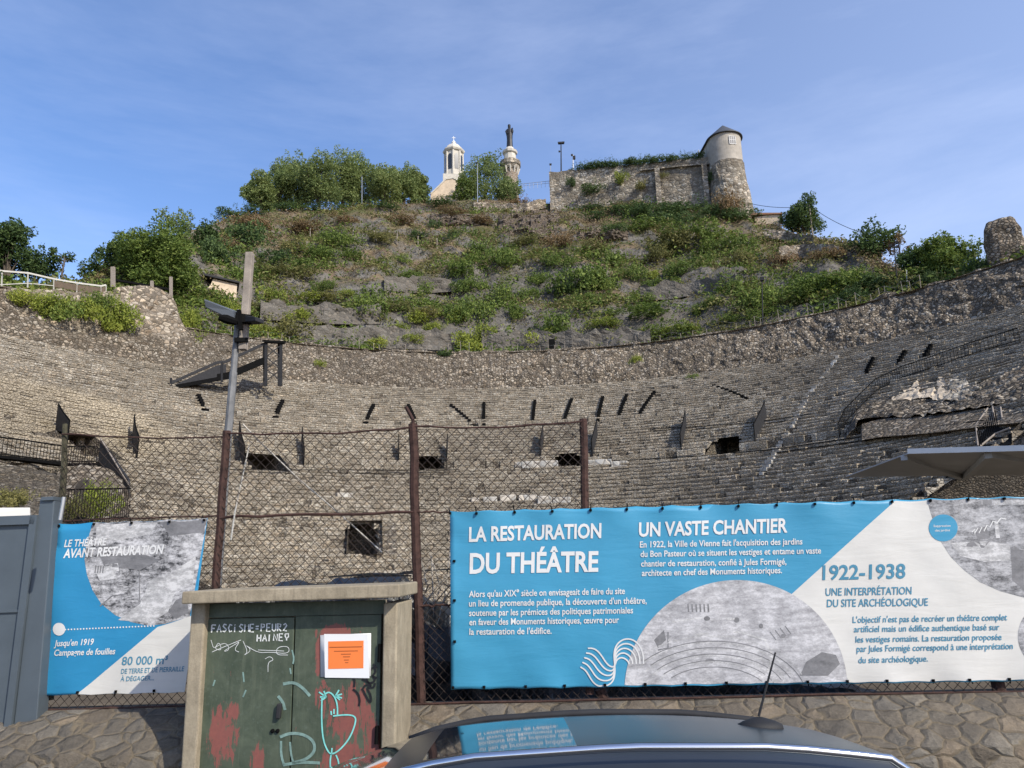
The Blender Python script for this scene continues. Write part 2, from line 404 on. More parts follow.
def hill_z(th, f):                       # f 0 at the foot, 1 at the ridge
    rr, rz = ridge(th); z0 = RIM_Z - .15
    g = f ** .92
    st = 4.6; g += .05 * noise.noise(Vector((th * 5, 3.3, 0))) * math.sin(math.pi * f); g = min(1, max(0, g)); g2 = (math.floor(g * st) + min(1, max(0, (g * st % 1 - .25) / .6))) / st     # terraces
    g = g * .5 + g2 * .5
    return z0 + (rz - z0) * g
def hill_pt(th, f, rough=True):
    rr, rz = ridge(th); rad = HR0 + (max(rr, HR0 + 6) - HR0) * f
    zz = hill_z(th, min(f, 1)) if f <= 1 else rz - (f - 1) * 6
    P = pol(th, rad, zz)
    if rough:
        e = math.sin(min(f, 1) * math.pi) ** .5 if f < 1 else 0
        zz += e * (fbm(P, .05, 4) * 2.6 + fbm(P, .2, 5) * 1.3)
        P = pol(th, rad + e * fbm(P + Vector((7, 3, 1)), .12, 4) * 1.6, zz)
    return P
def hill_hit(px, py):                    # sight line onto the hillside
    v = ray(px, py); v = v / math.hypot(v.x, v.y); d = 80.0; best = None
    while d < 175:
        p = EYE + v * d; th = math.atan2(p.x - CX, p.y - CY); rad = math.hypot(p.x - CX, p.y - CY)
        if rad > HR0:
            f = (rad - HR0) / (max(ridge(th)[0], HR0 + 6) - HR0)
            if f > 1.15: break
            if p.z < hill_pt(th, f).z + .05: return p
        d += .25
    th = math.atan2(v.x * 130 - CX, v.y * 130 - CY); rr, rz = ridge(th); return pol(th, rr, rz)
def mat_hill():
    k = NT('hillside_ground'); v = k.coord()
    n1 = k.noise(v, .09, 5, .65, .4); n2 = k.noise(v, .5, 6, .7); n3 = k.noise(v, 2.5, 5, .7)
    dry = k.ramp(n2, [(.3, (.085,.062,.042)), (.5, (.175,.13,.085)), (.72, (.30,.235,.155))])
    grn = k.ramp(n3, [(.3, (.035,.045,.015)), (.7, (.105,.115,.04))])
    c = k.mix(k.ramp(n1, [(.42, 0.), (.6, .85)]), dry, grn)
    vr = k.coord(scale=(1, 1, 1.8)); cell = k.voro(vr, .9, 'F1', 'Color'); sp = k.n('ShaderNodeSeparateColor'); k.l(cell, sp.inputs[0])
    rock = k.ramp(k.math('ADD', k.math('MULTIPLY', sp.outputs[0], .4), k.math('MULTIPLY', n3, .6)), [(.2, (.075,.07,.062)), (.5, (.13,.122,.11)), (.8, (.22,.205,.185))])
    g = k.n('ShaderNodeNewGeometry'); sx = k.n('ShaderNodeSeparateXYZ'); k.l(g.outputs['Normal'], sx.inputs[0])
    steep = k.math('ADD', k.math('MULTIPLY', n2, .5), sx.outputs['Z'])
    pz = k.n('ShaderNodeSeparateXYZ'); k.l(v, pz.inputs[0])
    lowf = k.math('ADD', k.math('MULTIPLY', pz.outputs['Z'], -.022), k.math('MULTIPLY', n1, 1.1))     # netted grey rock on the lower hill
    net = k.ramp(k.math('ADD', k.math('MULTIPLY', n3, .6), k.math('MULTIPLY', n2, .4)), [(.3, (.07,.064,.056)), (.7, (.175,.16,.14))])
    c = k.mix(k.ramp(k.math('ADD', lowf, 1.0), [(.42, 0.), (.62, .85)]), c, net)
    c = k.mix(k.ramp(steep, [(.72, .9), (.9, 0.)]), c, rock)
    k.bump(k.math('ADD', n3, k.math('MULTIPLY', n2, 1.5)), .8, .35); return k.done(c, .95, 0, .1)
M['hill'] = mat_hill()
q = MB(); na, nf = 520, 130; A0, A1 = R(-98), R(98)
for j in range(nf + 1):
    f = j / 100
    for i in range(na + 1): q.v.append(tuple(hill_pt(A0 + (A1 - A0) * i / na, f)))
for j in range(nf):
    for i in range(na): q.f.append((j*(na+1)+i+1, j*(na+1)+i, (j+1)*(na+1)+i, (j+1)*(na+1)+i+1)); q.m.append(0)
tag(q.build('hillside', M['hill'], smooth=True), 'steep hillside of dry brown grass, grey rock and scrub rising above the theatre', 'hillside', kind='structure')
# walkway round the rim
q = MB()
for i in range(201):
    th = A0 + (A1 - A0) * i / 200
    q.v += [tuple(pol(th, RIM_R - .4, RIM_Z - .25)), tuple(pol(th, HR0 + .6, RIM_Z - .2))]
for i in range(200): q.f.append((2*i+2, 2*i, 2*i+1, 2*i+3)); q.m.append(0)
tag(q.build('path', mat_plain('path_gravel', (.26,.22,.17), .95, 0, .3, 2)), 'narrow gravel path round the top of the theatre', 'path', kind='structure')
# general ground far out
k = NT('ground_earth'); v = k.coord(); k.bump(k.noise(v, 3, 5), .5, .1)
M['earth'] = k.done(k.ramp(k.noise(v, .4, 6, .7), [(.3, (.07,.055,.04)), (.7, (.16,.13,.09))]), .95, 0, .1)
# ------------------------------------------------------------------ vegetation
M['leaf_green'] = mat_leaf('leaf_green', (0.074,0.125,0.027), (0.141,0.206,0.047), (0.229,0.294,0.075), .35)
M['leaf_dark'] = mat_leaf('leaf_dark', (0.042,0.077,0.029), (0.077,0.131,0.046), (0.134,0.199,0.067), .35)
M['leaf_olive'] = mat_leaf('leaf_olive', (0.128,0.134,0.051), (0.198,0.198,0.074), (0.282,0.269,0.109), .35)
M['leaf_yellow'] = mat_leaf('leaf_yellow', (0.162,0.214,0.036), (0.255,0.309,0.055), (0.376,0.420,0.091), .35)
M['leaf_brown'] = mat_leaf('leaf_brown', (0.154,0.109,0.058), (0.230,0.160,0.090), (0.333,0.250,0.147), .3)
M['leaf_plane'] = mat_leaf('leaf_plane', (0.142,0.200,0.075), (0.225,0.291,0.113), (0.350,0.408,0.174), .4)
M['dry'] = mat_leaf('dry_grass_blade', (.16,.115,.07), (.25,.19,.115), (.36,.29,.19), .2)
M['bark'] = mat_plain('bark', (.10,.08,.06), .9, 0, .35, 8)

def leaf(mb, p, s, nrm=None):
    d = Vector((random.gauss(0,1), random.gauss(0,1), random.gauss(0,.7))).normalized()
    e = d.cross(Vector((random.gauss(0,1), random.gauss(0,1), random.gauss(0,1)))).normalized()
    a = s * random.uniform(.6, 1.3); b = a * random.uniform(.4, .65); k = d.cross(e) * a * .15
    mb.add([p - d*a*.5, p + e*b*.5 + k, p + d*a*.5, p - e*b*.5 + k], [(0,1,2,3)])
def blob_leaves(mb, blobs, n, s, hollow=.45):
    vol = sum(b[1][0] * b[1][1] * b[1][2] for b in blobs) ; seed = Vector((random.random()*50, random.random()*50, 3))
    for c, rad in blobs:
        c = Vector(c); m = int(n * rad[0] * rad[1] * rad[2] / vol)
        for _ in range(m):
            for _try in range(6):
                u = Vector((random.gauss(0,1), random.gauss(0,1), random.gauss(0,1))).normalized() * (hollow + (1 - hollow) * random.random() ** .6)
                p = c + Vector((u.x * rad[0], u.y * rad[1], u.z * rad[2]))
                cl = noise.noise(p * (2.2 / max(rad)) + seed) + .5 * noise.noise(p * (5.5 / max(rad)) + seed)
                if cl > -.12: break
            p = c + (p - c) * (1 + .22 * cl)
            leaf(mb, p, s)
def bush_mesh(name, n, s, seed, flat=.75, nb=11):
    random.seed(seed); bl = [((random.uniform(-.15, .15), 0, .34 * flat), (.5, .5, .42 * flat))]
    for i in range(nb):
        a = random.uniform(0, 6.28); rr = random.uniform(.25, .95); h = random.uniform(.05, .5) * flat * (1.25 - rr * .5)
        q_ = random.uniform(.14, .36); bl.append(((rr * math.cos(a), rr * math.sin(a), h), (q_ * random.uniform(.9, 1.6), q_, q_ * random.uniform(.6, 1.1))))
    mb = MB(); blob_leaves(mb, bl, int(n * .82), s)
    for i in range(26):                                             # sprays and stray shoots
        a = random.uniform(0, 6.28); rr = random.uniform(0, .9); b0 = Vector((rr * math.cos(a), rr * math.sin(a), .3 * flat)); d = Vector((math.cos(a) * random.uniform(.1, .5), math.sin(a) * random.uniform(.1, .5), random.uniform(.3, .75)))
        for k in range(int(n * .18 / 26)): leaf(mb, b0 + d * random.uniform(.1, 1) * .75 + Vector((random.gauss(0, .04), random.gauss(0, .04), random.gauss(0, .04))), s * .8)
    return mb
BM = {}
def bush_proto(kind, mat, cnt=3, n=2200, s=.10, flat=.75):
    L = []
    for i in range(cnt):
        mb = bush_mesh('foliage', n, s, 100 + i * 7 + len(BM) * 31, flat)
        me = bpy.data.meshes.new('shrub'); me.from_pydata([tuple(v) for v in mb.v], [], mb.f); me.materials.append(M[mat]); L.append(me)
    BM[kind] = L
for kind, mat in (('green', 'leaf_green'), ('dark', 'leaf_dark'), ('olive', 'leaf_olive'), ('yellow', 'leaf_yellow'), ('brown', 'leaf_brown')): bush_proto(kind, mat, 5)
bush_n = 0
def bush(px, py, wpx, hpx, kind, label, group=None, P=None, depth=None):
    """px, py: middle of the shrub's base in the photo"""
    global bush_n
    P = P or hill_hit(px, py); d = math.hypot(P.x, P.y) / math.cos(math.atan((px-512)/FPX)) * 1.0
    d = (P - EYE).length
    o = bpy.data.objects.new('shrub', BM[kind][bush_n % len(BM[kind])]); col.objects.link(o); bush_n += 1
    sx = wpx * d / FPX / 2; sz = hpx * d / FPX
    o.location = P - Vector((0, 0, sz * .12)); o.scale = (sx, depth or max(sx * .8, sz * .5), sz * 1.02); o.rotation_euler = (0, 0, random.uniform(-.5, .5) + (3.14 if bush_n % 2 else 0))
    return tag(o, label, 'shrub', group)
GG = 'green shrubs scattered over the steep hillside'
HB = {'green': [(640,230,60,18),(690,238,60,22),(560,262,40,20),(600,285,40,24),(655,288,34,18),(470,288,34,20),(300,268,44,18),(265,278,44,22),(315,256,44,18),(850,284,50,22),(730,246,50,24),(367,312,40,30),(325,287,26,14),(425,291,26,22),(410,278,24,16),(467,317,48,38),(460,272,46,24),(478,254,30,26),(502,262,42,28),(587,283,66,42),(632,277,28,26),
                (505,300,32,28),(532,296,26,18),(540,280,28,16),(587,303,34,20),(637,302,32,18),(555,328,48,34),(517,314,28,18),(642,315,64,14),(605,316,30,14),(675,332,56,17),
                (400,262,22,14),(350,257,34,12),(340,242,46,20),(680,272,36,22),(705,264,34,20),(732,290,26,22),(697,312,18,14),(727,322,34,13),(837,286,78,28),(798,298,46,26),(757,306,48,32),(770,316,44,18),(815,300,40,20),(712,304,20,16),(560,266,30,18),(610,262,30,20)],
      'dark': [(238,214,30,10),(262,212,34,9),(288,210,34,9),(318,209,34,8),(350,208,34,8),(385,207,30,8),(440,206,40,10),(595,210,34,9),(625,210,40,12),(655,212,50,16),(690,213,44,15),(714,212,30,14),(417,236,18,12),(435,227,14,15),(457,236,16,13),(272,262,52,26),(245,243,56,34),(568,290,26,18),(667,222,54,24),(635,214,28,16),(737,215,36,16),(845,302,44,20),(215,258,44,36),(700,222,40,18),(880,285,44,18),(600,218,36,14),(615,232,30,14)],
      'olive': [(392,311,46,14),(425,315,44,13),(285,336,56,28),(680,243,66,26),(592,253,46,18),(542,256,36,16),(280,272,46,13),(300,250,40,18),(655,258,40,18),(380,240,34,14),(525,244,36,14),(330,300,44,14),(250,312,40,18),(745,262,40,20)],
      'yellow': [(540,345,44,22),(575,338,30,16),(600,325,34,14),(420,322,40,20),(395,332,30,18),(300,318,40,18),(225,312,36,24),(660,334,40,10),(455,318,30,18),(470,346,40,28),(272,300,28,26),(305,298,36,12),(345,294,16,10),(380,347,34,18),(350,340,30,18),(652,276,18,12),(490,338,26,26),(627,334,34,10),(260,335,34,20),(320,337,36,18),(710,240,34,16),(240,330,30,24),(410,342,30,14),(435,330,24,16),(690,330,30,9)],
      'brown': [(732,209,34,34),(560,244,36,16),(250,228,44,16),(400,222,44,12),(345,222,40,10),(300,232,44,14),(520,205,36,10),(570,207,28,9),(780,262,34,16),(450,216,36,10),(230,248,36,14),(825,258,36,12),(480,222,30,10)]}
LBL = {'green': 'leafy green shrub growing wild on the steep hillside', 'dark': 'dark green shrub growing wild on the steep hillside', 'olive': 'dull olive shrub growing wild on the steep hillside',
       'yellow': 'bright yellowish green shrub growing wild on the steep hillside', 'brown': 'dry brown shrub growing wild on the steep hillside'}
random.seed(5)
for kind in HB:
    for (x, y, w_, h_) in HB[kind]:
        lb = LBL[kind]; gp = LBL[kind].replace('shrub growing', 'shrubs growing')
        if (x, y) == (732, 209): lb = 'dry reddish brown shrub clinging to the foot of the round tower'
        if (x, y) == (737, 215): lb = 'dark green shrub just below the brown shrub at the foot of the round tower'
        if (x, y) == (587, 283): lb = 'largest green shrub in the middle of the hillside below the fortress wall'
        if (x, y) == (417, 236): lb = 'small dark shrub standing alone on dry brown grass below the chapel'
        bush(x, y + h_ * .06, w_ * 1.12, h_ * 1.12, kind, lb, gp if lb == LBL[kind] else None, at_dist(x, y + 4, 134.5) if (x, y) in ((732,209), (737,215)) else None)
# scrub and dry grass: tufts all over the slope
def tufts(name, mat, n, dens, smin, smax, lv, label, seed):
    random.seed(seed); mb = MB()
    cnt = 0
    while cnt < n:
        th = random.uniform(R(-62), R(62)); f = random.random()
        P = hill_pt(th, f)
        if random.random() > dens(P, f): continue
        cnt += 1
        s = random.uniform(smin, smax)
        for _ in range(lv):
            p = P + Vector((random.gauss(0, s*.55), random.gauss(0, s*.55), abs(random.gauss(0, s*.42)))); leaf(mb, p, s * .42)
    o = mb.build(name, M[mat]); return tag(o, label, 'ground cover', kind='stuff')
def nz(P, s, o=0): return noise.fractal(Vector(P) * s + Vector((o, o, o)), 1, 2, 4)
tufts('dry_grass', 'dry', 12000, lambda P, f: min(1, max(.02, .16 + nz(P, .09) * 1.1 + (f - .55) * 1.5)), .5, 1.1, 6, 'dry brown grass tufts all over the upper hillside', 3)
tufts('scrub', 'leaf_green', 9500, lambda P, f: (.3 if f > .58 else 1) * max(.02, .10 + nz(P, .10, 30) * 1.5 + .75 * max(0, math.sin(6.283 * f * 4.6 + 2.2 + 3 * nz(P, .05, 9)))), .5, 1.7, 9, 'low green scrub covering patches of the hillside', 4)
tufts('weeds', 'leaf_olive', 10000, lambda P, f: (.6 if f > .58 else 1) * max(.02, .08 + nz(P, .12, 60) * 1.5 + .7 * max(0, math.sin(6.283 * f * 4.6 + 1.6 + 3 * nz(P, .05, 19)))), .4, 1.6, 8, 'olive weeds covering patches of the hillside', 8)

# trees -----------------------------------------------------------------
def tree(base, height, width, mat, label, group=None, n=4200, leafs=.30, trunk_h=.3, nb=11, shape='round', name='tree', cat='tree', sparse=1.0):
    base = Vector(base); t = empty(name, base, label, cat, group); bl = []; limbs = []
    for i in range(nb):
        a = random.uniform(0, 6.28); u = random.random()
        zz = trunk_h + (1 - trunk_h) * (.12 + .76 * (i + .5) / nb)
        k = {'round': math.sin(math.pi * min(1, max(.12, (zz - trunk_h) / (1 - trunk_h) * .86 + .14))) ** .6, 'pine': 1.1 - .85 * (zz - trunk_h) / (1 - trunk_h), 'open': 1}[shape]
        rr = width / 2 * k * random.uniform(.35, .78)
        q_ = width * random.uniform(.16, .25) * sparse * (.75 if shape != 'round' else 1)
        c = base + Vector((rr * math.cos(a), rr * math.sin(a), zz * height)); bl.append((c, (q_, q_, q_ * .8))); limbs.append(c)
    if shape == 'round': bl.append((base + Vector((0, 0, height * (trunk_h + (1 - trunk_h) * .5))), (width * .36, width * .36, height * (1 - trunk_h) * .40)))
    for i in range(nb * 3):                                         # small outer tufts break the outline
        c, rr_ = random.choice(bl[:nb]); a = random.uniform(0, 6.28); e = random.uniform(.1, 1.3); d = Vector((math.cos(a) * math.cos(e), math.sin(a) * math.cos(e), math.sin(e)))
        q_ = rr_[0] * random.uniform(.22, .42); bl.append((c + d * rr_[0] * random.uniform(.9, 1.25), (q_, q_, q_ * 1.35)))
    mb = MB(); blob_leaves(mb, bl, n, leafs, .3); mb.build('crown', M[mat], t)
    tb = MB(); r0 = max(.12, width * .028); top = base + Vector((0, 0, height * (trunk_h + (1 - trunk_h) * .55)))
    tb.tube([base - Vector((0,0,.5)), base + Vector((0, 0, height * trunk_h * .6)), base + Vector((r0, 0, height * trunk_h)), top], [r0 * 1.3, r0, r0 * .8, r0 * .25], 7)
    for c in limbs:
        s_ = base + Vector((0, 0, height * random.uniform(trunk_h * .8, trunk_h + .2))); tb.tube([s_, s_.lerp(c, .5) + Vector((0, 0, .2)), c], [r0 * .4, r0 * .28, r0 * .1], 5, cap=False)
    tb.build('trunk', M['bark'], t); return t
def tree_px(px, pyb, pyt, wpx, d, mat, label, group=None, **kw):
    b = at_dist(px, pyb, d); tp = at_dist(px, pyt, d); h = tp.z - b.z; s = (b - EYE).length / FPX
    return tree(b, h, wpx * s, mat, label, group, **kw)
random.seed(21)
TG = 'row of trees along the hilltop left of the chapel'
for i, (x, yb, yt, w_) in enumerate(((260,211,176,36),(276,211,164,44),(297,211,156,48),(318,210,154,50),(341,209,155,50),(362,209,160,48),(384,208,162,46),(404,207,168,40),(418,206,173,26))):
    tree_px(x, yb, yt, w_, 156 + (i % 3) * 3, 'leaf_plane', ['leftmost leafy tree of the long row on the hilltop', 'leafy tree in the long row on the hilltop left of the chapel', 'low leafy tree at the chapel end of the long hilltop row'][0 if i == 0 else 2 if i == 8 else 1], TG if 0 < i < 8 else None, n=8500, leafs=.52, trunk_h=.0)
tree_px(484, 207, 151, 54, 158, 'leaf_plane', 'broad leafy tree on the hilltop between the chapel and the statue column', n=7500, leafs=.5, trunk_h=.0)
tree_px(507, 205, 178, 34, 156, 'leaf_plane', 'low leafy tree in front of the foot of the statue column', n=3400, leafs=.5, trunk_h=0)
tree_px(466, 206, 176, 26, 156, 'leaf_green', 'smaller tree close in front of the chapel wall', n=2400, leafs=.55, trunk_h=.1)
tree_px(804, 236, 201, 42, 134, 'leaf_dark', 'round dark tree beside a leaning pole on the right ridge', n=7000, leafs=.45, trunk_h=.03)
tree_px(880, 260, 228, 46, 112, 'leaf_dark', 'dark low tree at the foot of the bare right slope', n=3200, leafs=.45, trunk_h=.1)
tree_px(901, 262, 234, 26, 112, 'leaf_brown', 'thin half bare tree beside the dark low tree on the right', n=420, leafs=.4, trunk_h=.2, shape='open', sparse=.8)
tree_px(950, 286, 231, 46, 97, 'leaf_green', 'upright green tree standing behind the theatre rim on the right', n=7000, leafs=.38, trunk_h=.12)
tree_px(917, 284, 245, 34, 99, 'leaf_dark', 'small dark tree behind the floodlight mast on the right', n=2400, leafs=.4, trunk_h=.12)
tree_px(6, 284, 221, 62, 112, 'leaf_dark', 'tall dark conifer at the left edge of the picture', n=10000, leafs=.42, trunk_h=.03, shape='pine', nb=18, name='pine_tree')
tree_px(37, 281, 254, 40, 112, 'leaf_dark', 'low round dark tree beside the conifer', n=2600, leafs=.42, trunk_h=.1)
tree_px(61, 282, 250, 26, 110, 'leaf_dark', 'small flat topped tree with a bent bare trunk against the sky', n=500, leafs=.4, trunk_h=.62, shape='open', nb=7)
tree_px(150, 298, 234, 86, 104, 'leaf_green', 'big rounded leafy tree above the pale wall on the left', n=23000, leafs=.42, trunk_h=.02, nb=18)
tree_px(110, 292, 240, 52, 108, 'leaf_dark', 'dark tree on the left shoulder of the big rounded tree', n=7000, leafs=.42, trunk_h=.05)
tree_px(178, 248, 209, 40, 122, 'leaf_plane', 'thin airy tree rising above the big rounded tree', n=900, leafs=.5, trunk_h=.3, shape='open', nb=9)
tree_px(205, 262, 222, 30, 122, 'leaf_dark', 'dark narrow tree at the left end of the hill', n=1800, leafs=.5, trunk_h=.1)
# ------------------------------------------------------------------ hilltop buildings
M['chapel'] = mat_plain('chapel_limestone', (.52,.48,.41), .85, 0, .18, 1.2)
M['warm_wall'] = mat_plain('warm_plaster', (.56,.45,.33), .85, 0, .2, 1)
M['render'] = mat_plain('tower_render', (.35,.315,.265), .85, 0, .22, .9)
M['slate'] = mat_plain('slate_roof', (.06,.065,.075), .6, 0, .3, 4)
M['tile'] = mat_plain('roof_tile', (.30,.16,.10), .8, 0, .3, 4)
M['white'] = mat_plain('white_paint', (.74,.73,.70), .5, 0, .06, 2)
M['glass'] = mat_plain('dark_window_glass', (.03,.035,.045), .12, 0, .1, 2, .5)
M['bronze'] = mat_plain('dark_bronze', (.028,.028,.03), .5, .4, .3, 3)
M['brickmix'] = mat_stone('brick_and_stone', (.22,.16,.115), (.36,.29,.22), (.5,.45,.38), 2.2, 2, mortar=(.28,.24,.19), stain=.3)
M['steel'] = mat_plain('galvanised_steel', (.36,.37,.38), .45, .6, .2, 3)
M['wood'] = mat_plain('weathered_wood', (.27,.23,.19), .9, 0, .3, 9)
def px_m(p): return (p - EYE).length / FPX
def zat(px, py, d): return at_dist(px, py, d).z
def frame_at(px, py, d):                 # local axes at a far point: right, back, up
    p = at_dist(px, py, d); b = Vector((p.x, p.y, 0)).normalized(); return p, Vector((b.y, -b.x, 0)), b

# fortress wall
top = [(549,172,147), (566,171,146.5), (585,168.5,146), (612,166,145), (640,163.5,144), (668,160.5,143), (695,158,142), (719,156.5,141.3)]
def wall_strip(q, pts, h, th, sub=8, nrow=10, rag=.25, amp=.18):
    P = []
    for a, b in zip(pts, pts[1:]):
        A, B = (a, b) if isinstance(a, Vector) else (at_dist(*a), at_dist(*b))
        for k in range(sub): P.append(A.lerp(B, k / sub))
    P.append(pts[-1] if isinstance(pts[-1], Vector) else at_dist(*pts[-1])); base = len(q.v)
    n = len(P)
    for j in range(nrow + 1):
        for i, p in enumerate(P):
            b = Vector((p.x, p.y, 0)).normalized(); z = p.z - h * j / nrow + (fbm(p, .6) * rag if j == 0 else 0)
            w_ = Vector((p.x, p.y, z)); d = fbm(w_, .5) * amp
            q.v.append(tuple(w_ - b * (d + .06 * j)))
    for j in range(nrow):
        for i in range(n - 1): q.f.append((base+j*n+i, base+j*n+i+1, base+(j+1)*n+i+1, base+(j+1)*n+i)); q.m.append(0)
    b2 = len(q.v)
    for i, p in enumerate(P):
        b = Vector((p.x, p.y, 0)).normalized(); q.v.append(tuple(Vector(q.v[base+i]) + b * th)); q.v.append(tuple(Vector(q.v[base+nrow*n+i]) + b * th))
    for i in range(n - 1): q.f.append((base+i+1, base+i, b2+2*i, b2+2*i+2)); q.m.append(0); q.f.append((b2+2*i+2, b2+2*i, b2+2*i+1, b2+2*i+3)); q.m.append(0)
    for i in (0, n - 1):
        q.f.append(tuple([base+j*n+i for j in range(nrow+1)] + [b2+2*i+1, b2+2*i])); q.m.append(0)
    return P
fw = empty('fortress_wall', at_dist(640, 190, 144), 'long ruined fortress wall of pale rough stone on the hilltop, left of the round tower', 'stone wall')
q = MB(); wall_strip(q, top, 13, 2.2); q.build('wall', M['fort'], fw)
q = MB()
for a, b in zip(top[4:], top[5:]):
    A = at_dist(a[0], a[1] + 7, a[2] - .45); B = at_dist(b[0], b[1] + 7, b[2] - .45); q.bar(A, B, .5, .28)
q.build('ledge', M['fort'], fw)
q = MB()
for x, yy in ((657, 169), (704, 165)):
    p, rt, bk = frame_at(x, yy, 142.4 if x < 680 else 141.2); q.hexa([p - rt*.5 - bk*.7, p + rt*.5 - bk*.7, p + rt*.5 + bk*.6, p - rt*.5 + bk*.6], Vector((0,0,-11.5)))
q.build('buttress', M['fort'], fw)
for i, (x, y, w_, h_, kd) in enumerate(((570,184,10,14,'dark'), (592,191,28,12,'dark'), (621,180,16,16,'yellow'), (642,187,14,12,'olive'), (663,176,9,7,'olive'), (715,178,12,14,'dark'))):
    P = at_dist(x, y, (146.2, 145.4, 144.2, 143.4, 142.6, 141)[i] - .6)
    bush(x, y, w_, h_, kd, ['small dark shrub rooted near the left end of the fortress wall', 'wide dark ivy clump low on the left part of the fortress wall', 'bright green plant hanging from the top of the fortress wall', 'olive plant growing half way up the fortress wall', 'tiny olive tuft high on the smooth right part of the fortress wall', 'dark shrub in the corner between fortress wall and round tower'][i], None, P)
for i in range(12):
    x = 582 + i * 10.4; y = 167.5 - i * .9; P = at_dist(x, y + 1, 146 - i * .32)
    bush(x, y + 1, 21, 9 + 3 * random.random(), 'dark', 'dark low shrub of the row growing along the top of the fortress wall', 'shrubs along the top of the fortress wall', P)

# round tower: apse shaped, running back to the left
tc_, rt, bk = frame_at(725, 150, 141.6); dirb = (bk * .93 - rt * .36).normalized(); sidev = Vector((dirb.y, -dirb.x, 0))
ze = zat(728, 131.0, 138.6); zb = zat(731, 158.5, 138.6); Rr = 3.2
def apse(rad, z, L=12.5, n=26):
    c = Vector((tc_.x, tc_.y, z)); pts = [c + dirb * L - sidev * rad]
    for i in range(n + 1):
        a = math.pi * i / n; pts.append(c - sidev * rad * math.cos(a) - dirb * rad * math.sin(a))
    pts.append(c + dirb * L + sidev * rad); return pts
tw = empty('round_tower', (tc_.x, tc_.y, zb), 'round rendered tower with a dark slate roof at the right end of the fortress wall', 'tower')
def loft(q, rings, cap=True):
    n = len(rings[0]); b = len(q.v)
    for r_ in rings: q.v += [tuple(p) for p in r_]
    for j in range(len(rings) - 1):
        for i in range(n): q.f.append((b+j*n+i, b+j*n+(i+1) % n, b+(j+1)*n+(i+1) % n, b+(j+1)*n+i)); q.m.append(0)
    if cap: q.f.append(tuple(range(b+n-1, b-1, -1))); q.m.append(0); q.f.append(tuple(range(b+(len(rings)-1)*n, b+len(rings)*n))); q.m.append(0)
q = MB(); loft(q, [apse(Rr + .05, zb - .1), apse(Rr, zb + .5), apse(Rr, ze)]); fixnormals(q.build('wall', M['render'], tw))
q = MB(); ap = apse(Rr + .42, ze - .05); rp_ = [Vector((tc_.x, tc_.y, ze + 3.3)) + dirb * (12.9 if i in (0, len(ap)-1) else 0) for i in range(len(ap))]
loft(q, [apse(Rr + .42, ze - .2), ap, [a.lerp(b, .97) for a, b in zip(ap, rp_)]]); fixnormals(q.build('roof', M['slate'], tw))
q = MB(); rings = []
for j in range(9):
    f = j / 8; rg = apse(Rr + .12 + 1.25 * f ** 1.5, zb - 13 * f, 8)
    rings.append([p + (p - Vector((tc_.x, tc_.y, p.z))).normalized() * fbm(p, .6) * .35 for p in rg])
loft(q, rings); fixnormals(q.build('stone_base', M['fort'], tw))
def apse_window(parent, ang, zc, w_, h_, back=0):
    c = Vector((tc_.x, tc_.y, zc))
    if back: nrm = -sidev; o_ = c - sidev * Rr + dirb * back; tt = dirb
    else: nrm = (-sidev * math.cos(ang) - dirb * math.sin(ang)).normalized(); o_ = c + nrm * Rr; tt = Vector((-nrm.y, nrm.x, 0))
    q = MB(); q.hexa([o_ - tt*w_/2 - Vector((0,0,h_/2)), o_ + tt*w_/2 - Vector((0,0,h_/2)), o_ + tt*w_/2 + Vector((0,0,h_/2)), o_ - tt*w_/2 + Vector((0,0,h_/2))], nrm * .05)
    wn = q.build('window', M['glass'], parent); fixnormals(wn)
    q = MB()
    for s in (-1, -.33, .33, 1): q.bar(o_ + nrm*.06 + tt*s*w_/2 - Vector((0,0,h_/2)), o_ + nrm*.06 + tt*s*w_/2 + Vector((0,0,h_/2)), .07, .07)
    for s in (-1, 0, 1): q.bar(o_ + nrm*.06 - tt*w_/2 + Vector((0,0,s*h_/2)), o_ + nrm*.06 + tt*w_/2 + Vector((0,0,s*h_/2)), .07, .07)
    q.build('frame', M['white'], wn)
apse_window(tw, R(98), zat(727, 140.5, 138.6), 1.35, 1.75)
apse_window(tw, 0, zat(706, 148, 145), .8, 1.2, back=6.5)

# chapel
cp, rt, bk = frame_at(454, 185, 166); s_ = px_m(cp)
ch = empty('chapel', (cp.x, cp.y, cp.z - 3), 'white stone chapel with an octagonal bell tower and cross on the hilltop', 'chapel')
zz = lambda y: zat(454, y, 166 - 2)
q = MB(); c0 = Vector((cp.x, cp.y, 0)); hw = 2.65
q.hexa([c0 + rt*a*hw + bk*b*hw + Vector((0,0,zz(204))) for a, b in ((-1,-1),(1,-1),(1,1),(-1,1))], Vector((0,0,zz(175) - zz(204)))); q.build('tower_base', M['chapel'], ch)
q = MB()
q.lathe(c0 + Vector((0,0,0)), [(2.62, zz(176)), (2.62, zz(174.6)), (2.3, zz(174.4)), (2.2, zz(150)), (2.55, zz(149.4)), (2.75, zz(148)), (2.75, zz(147.2)), (2.35, zz(146.8)), (2.0, zz(144)), (1.3, zz(141.5)), (.75, zz(140.5)), (.6, zz(140))], 8); q.build('belfry', M['chapel'], ch)
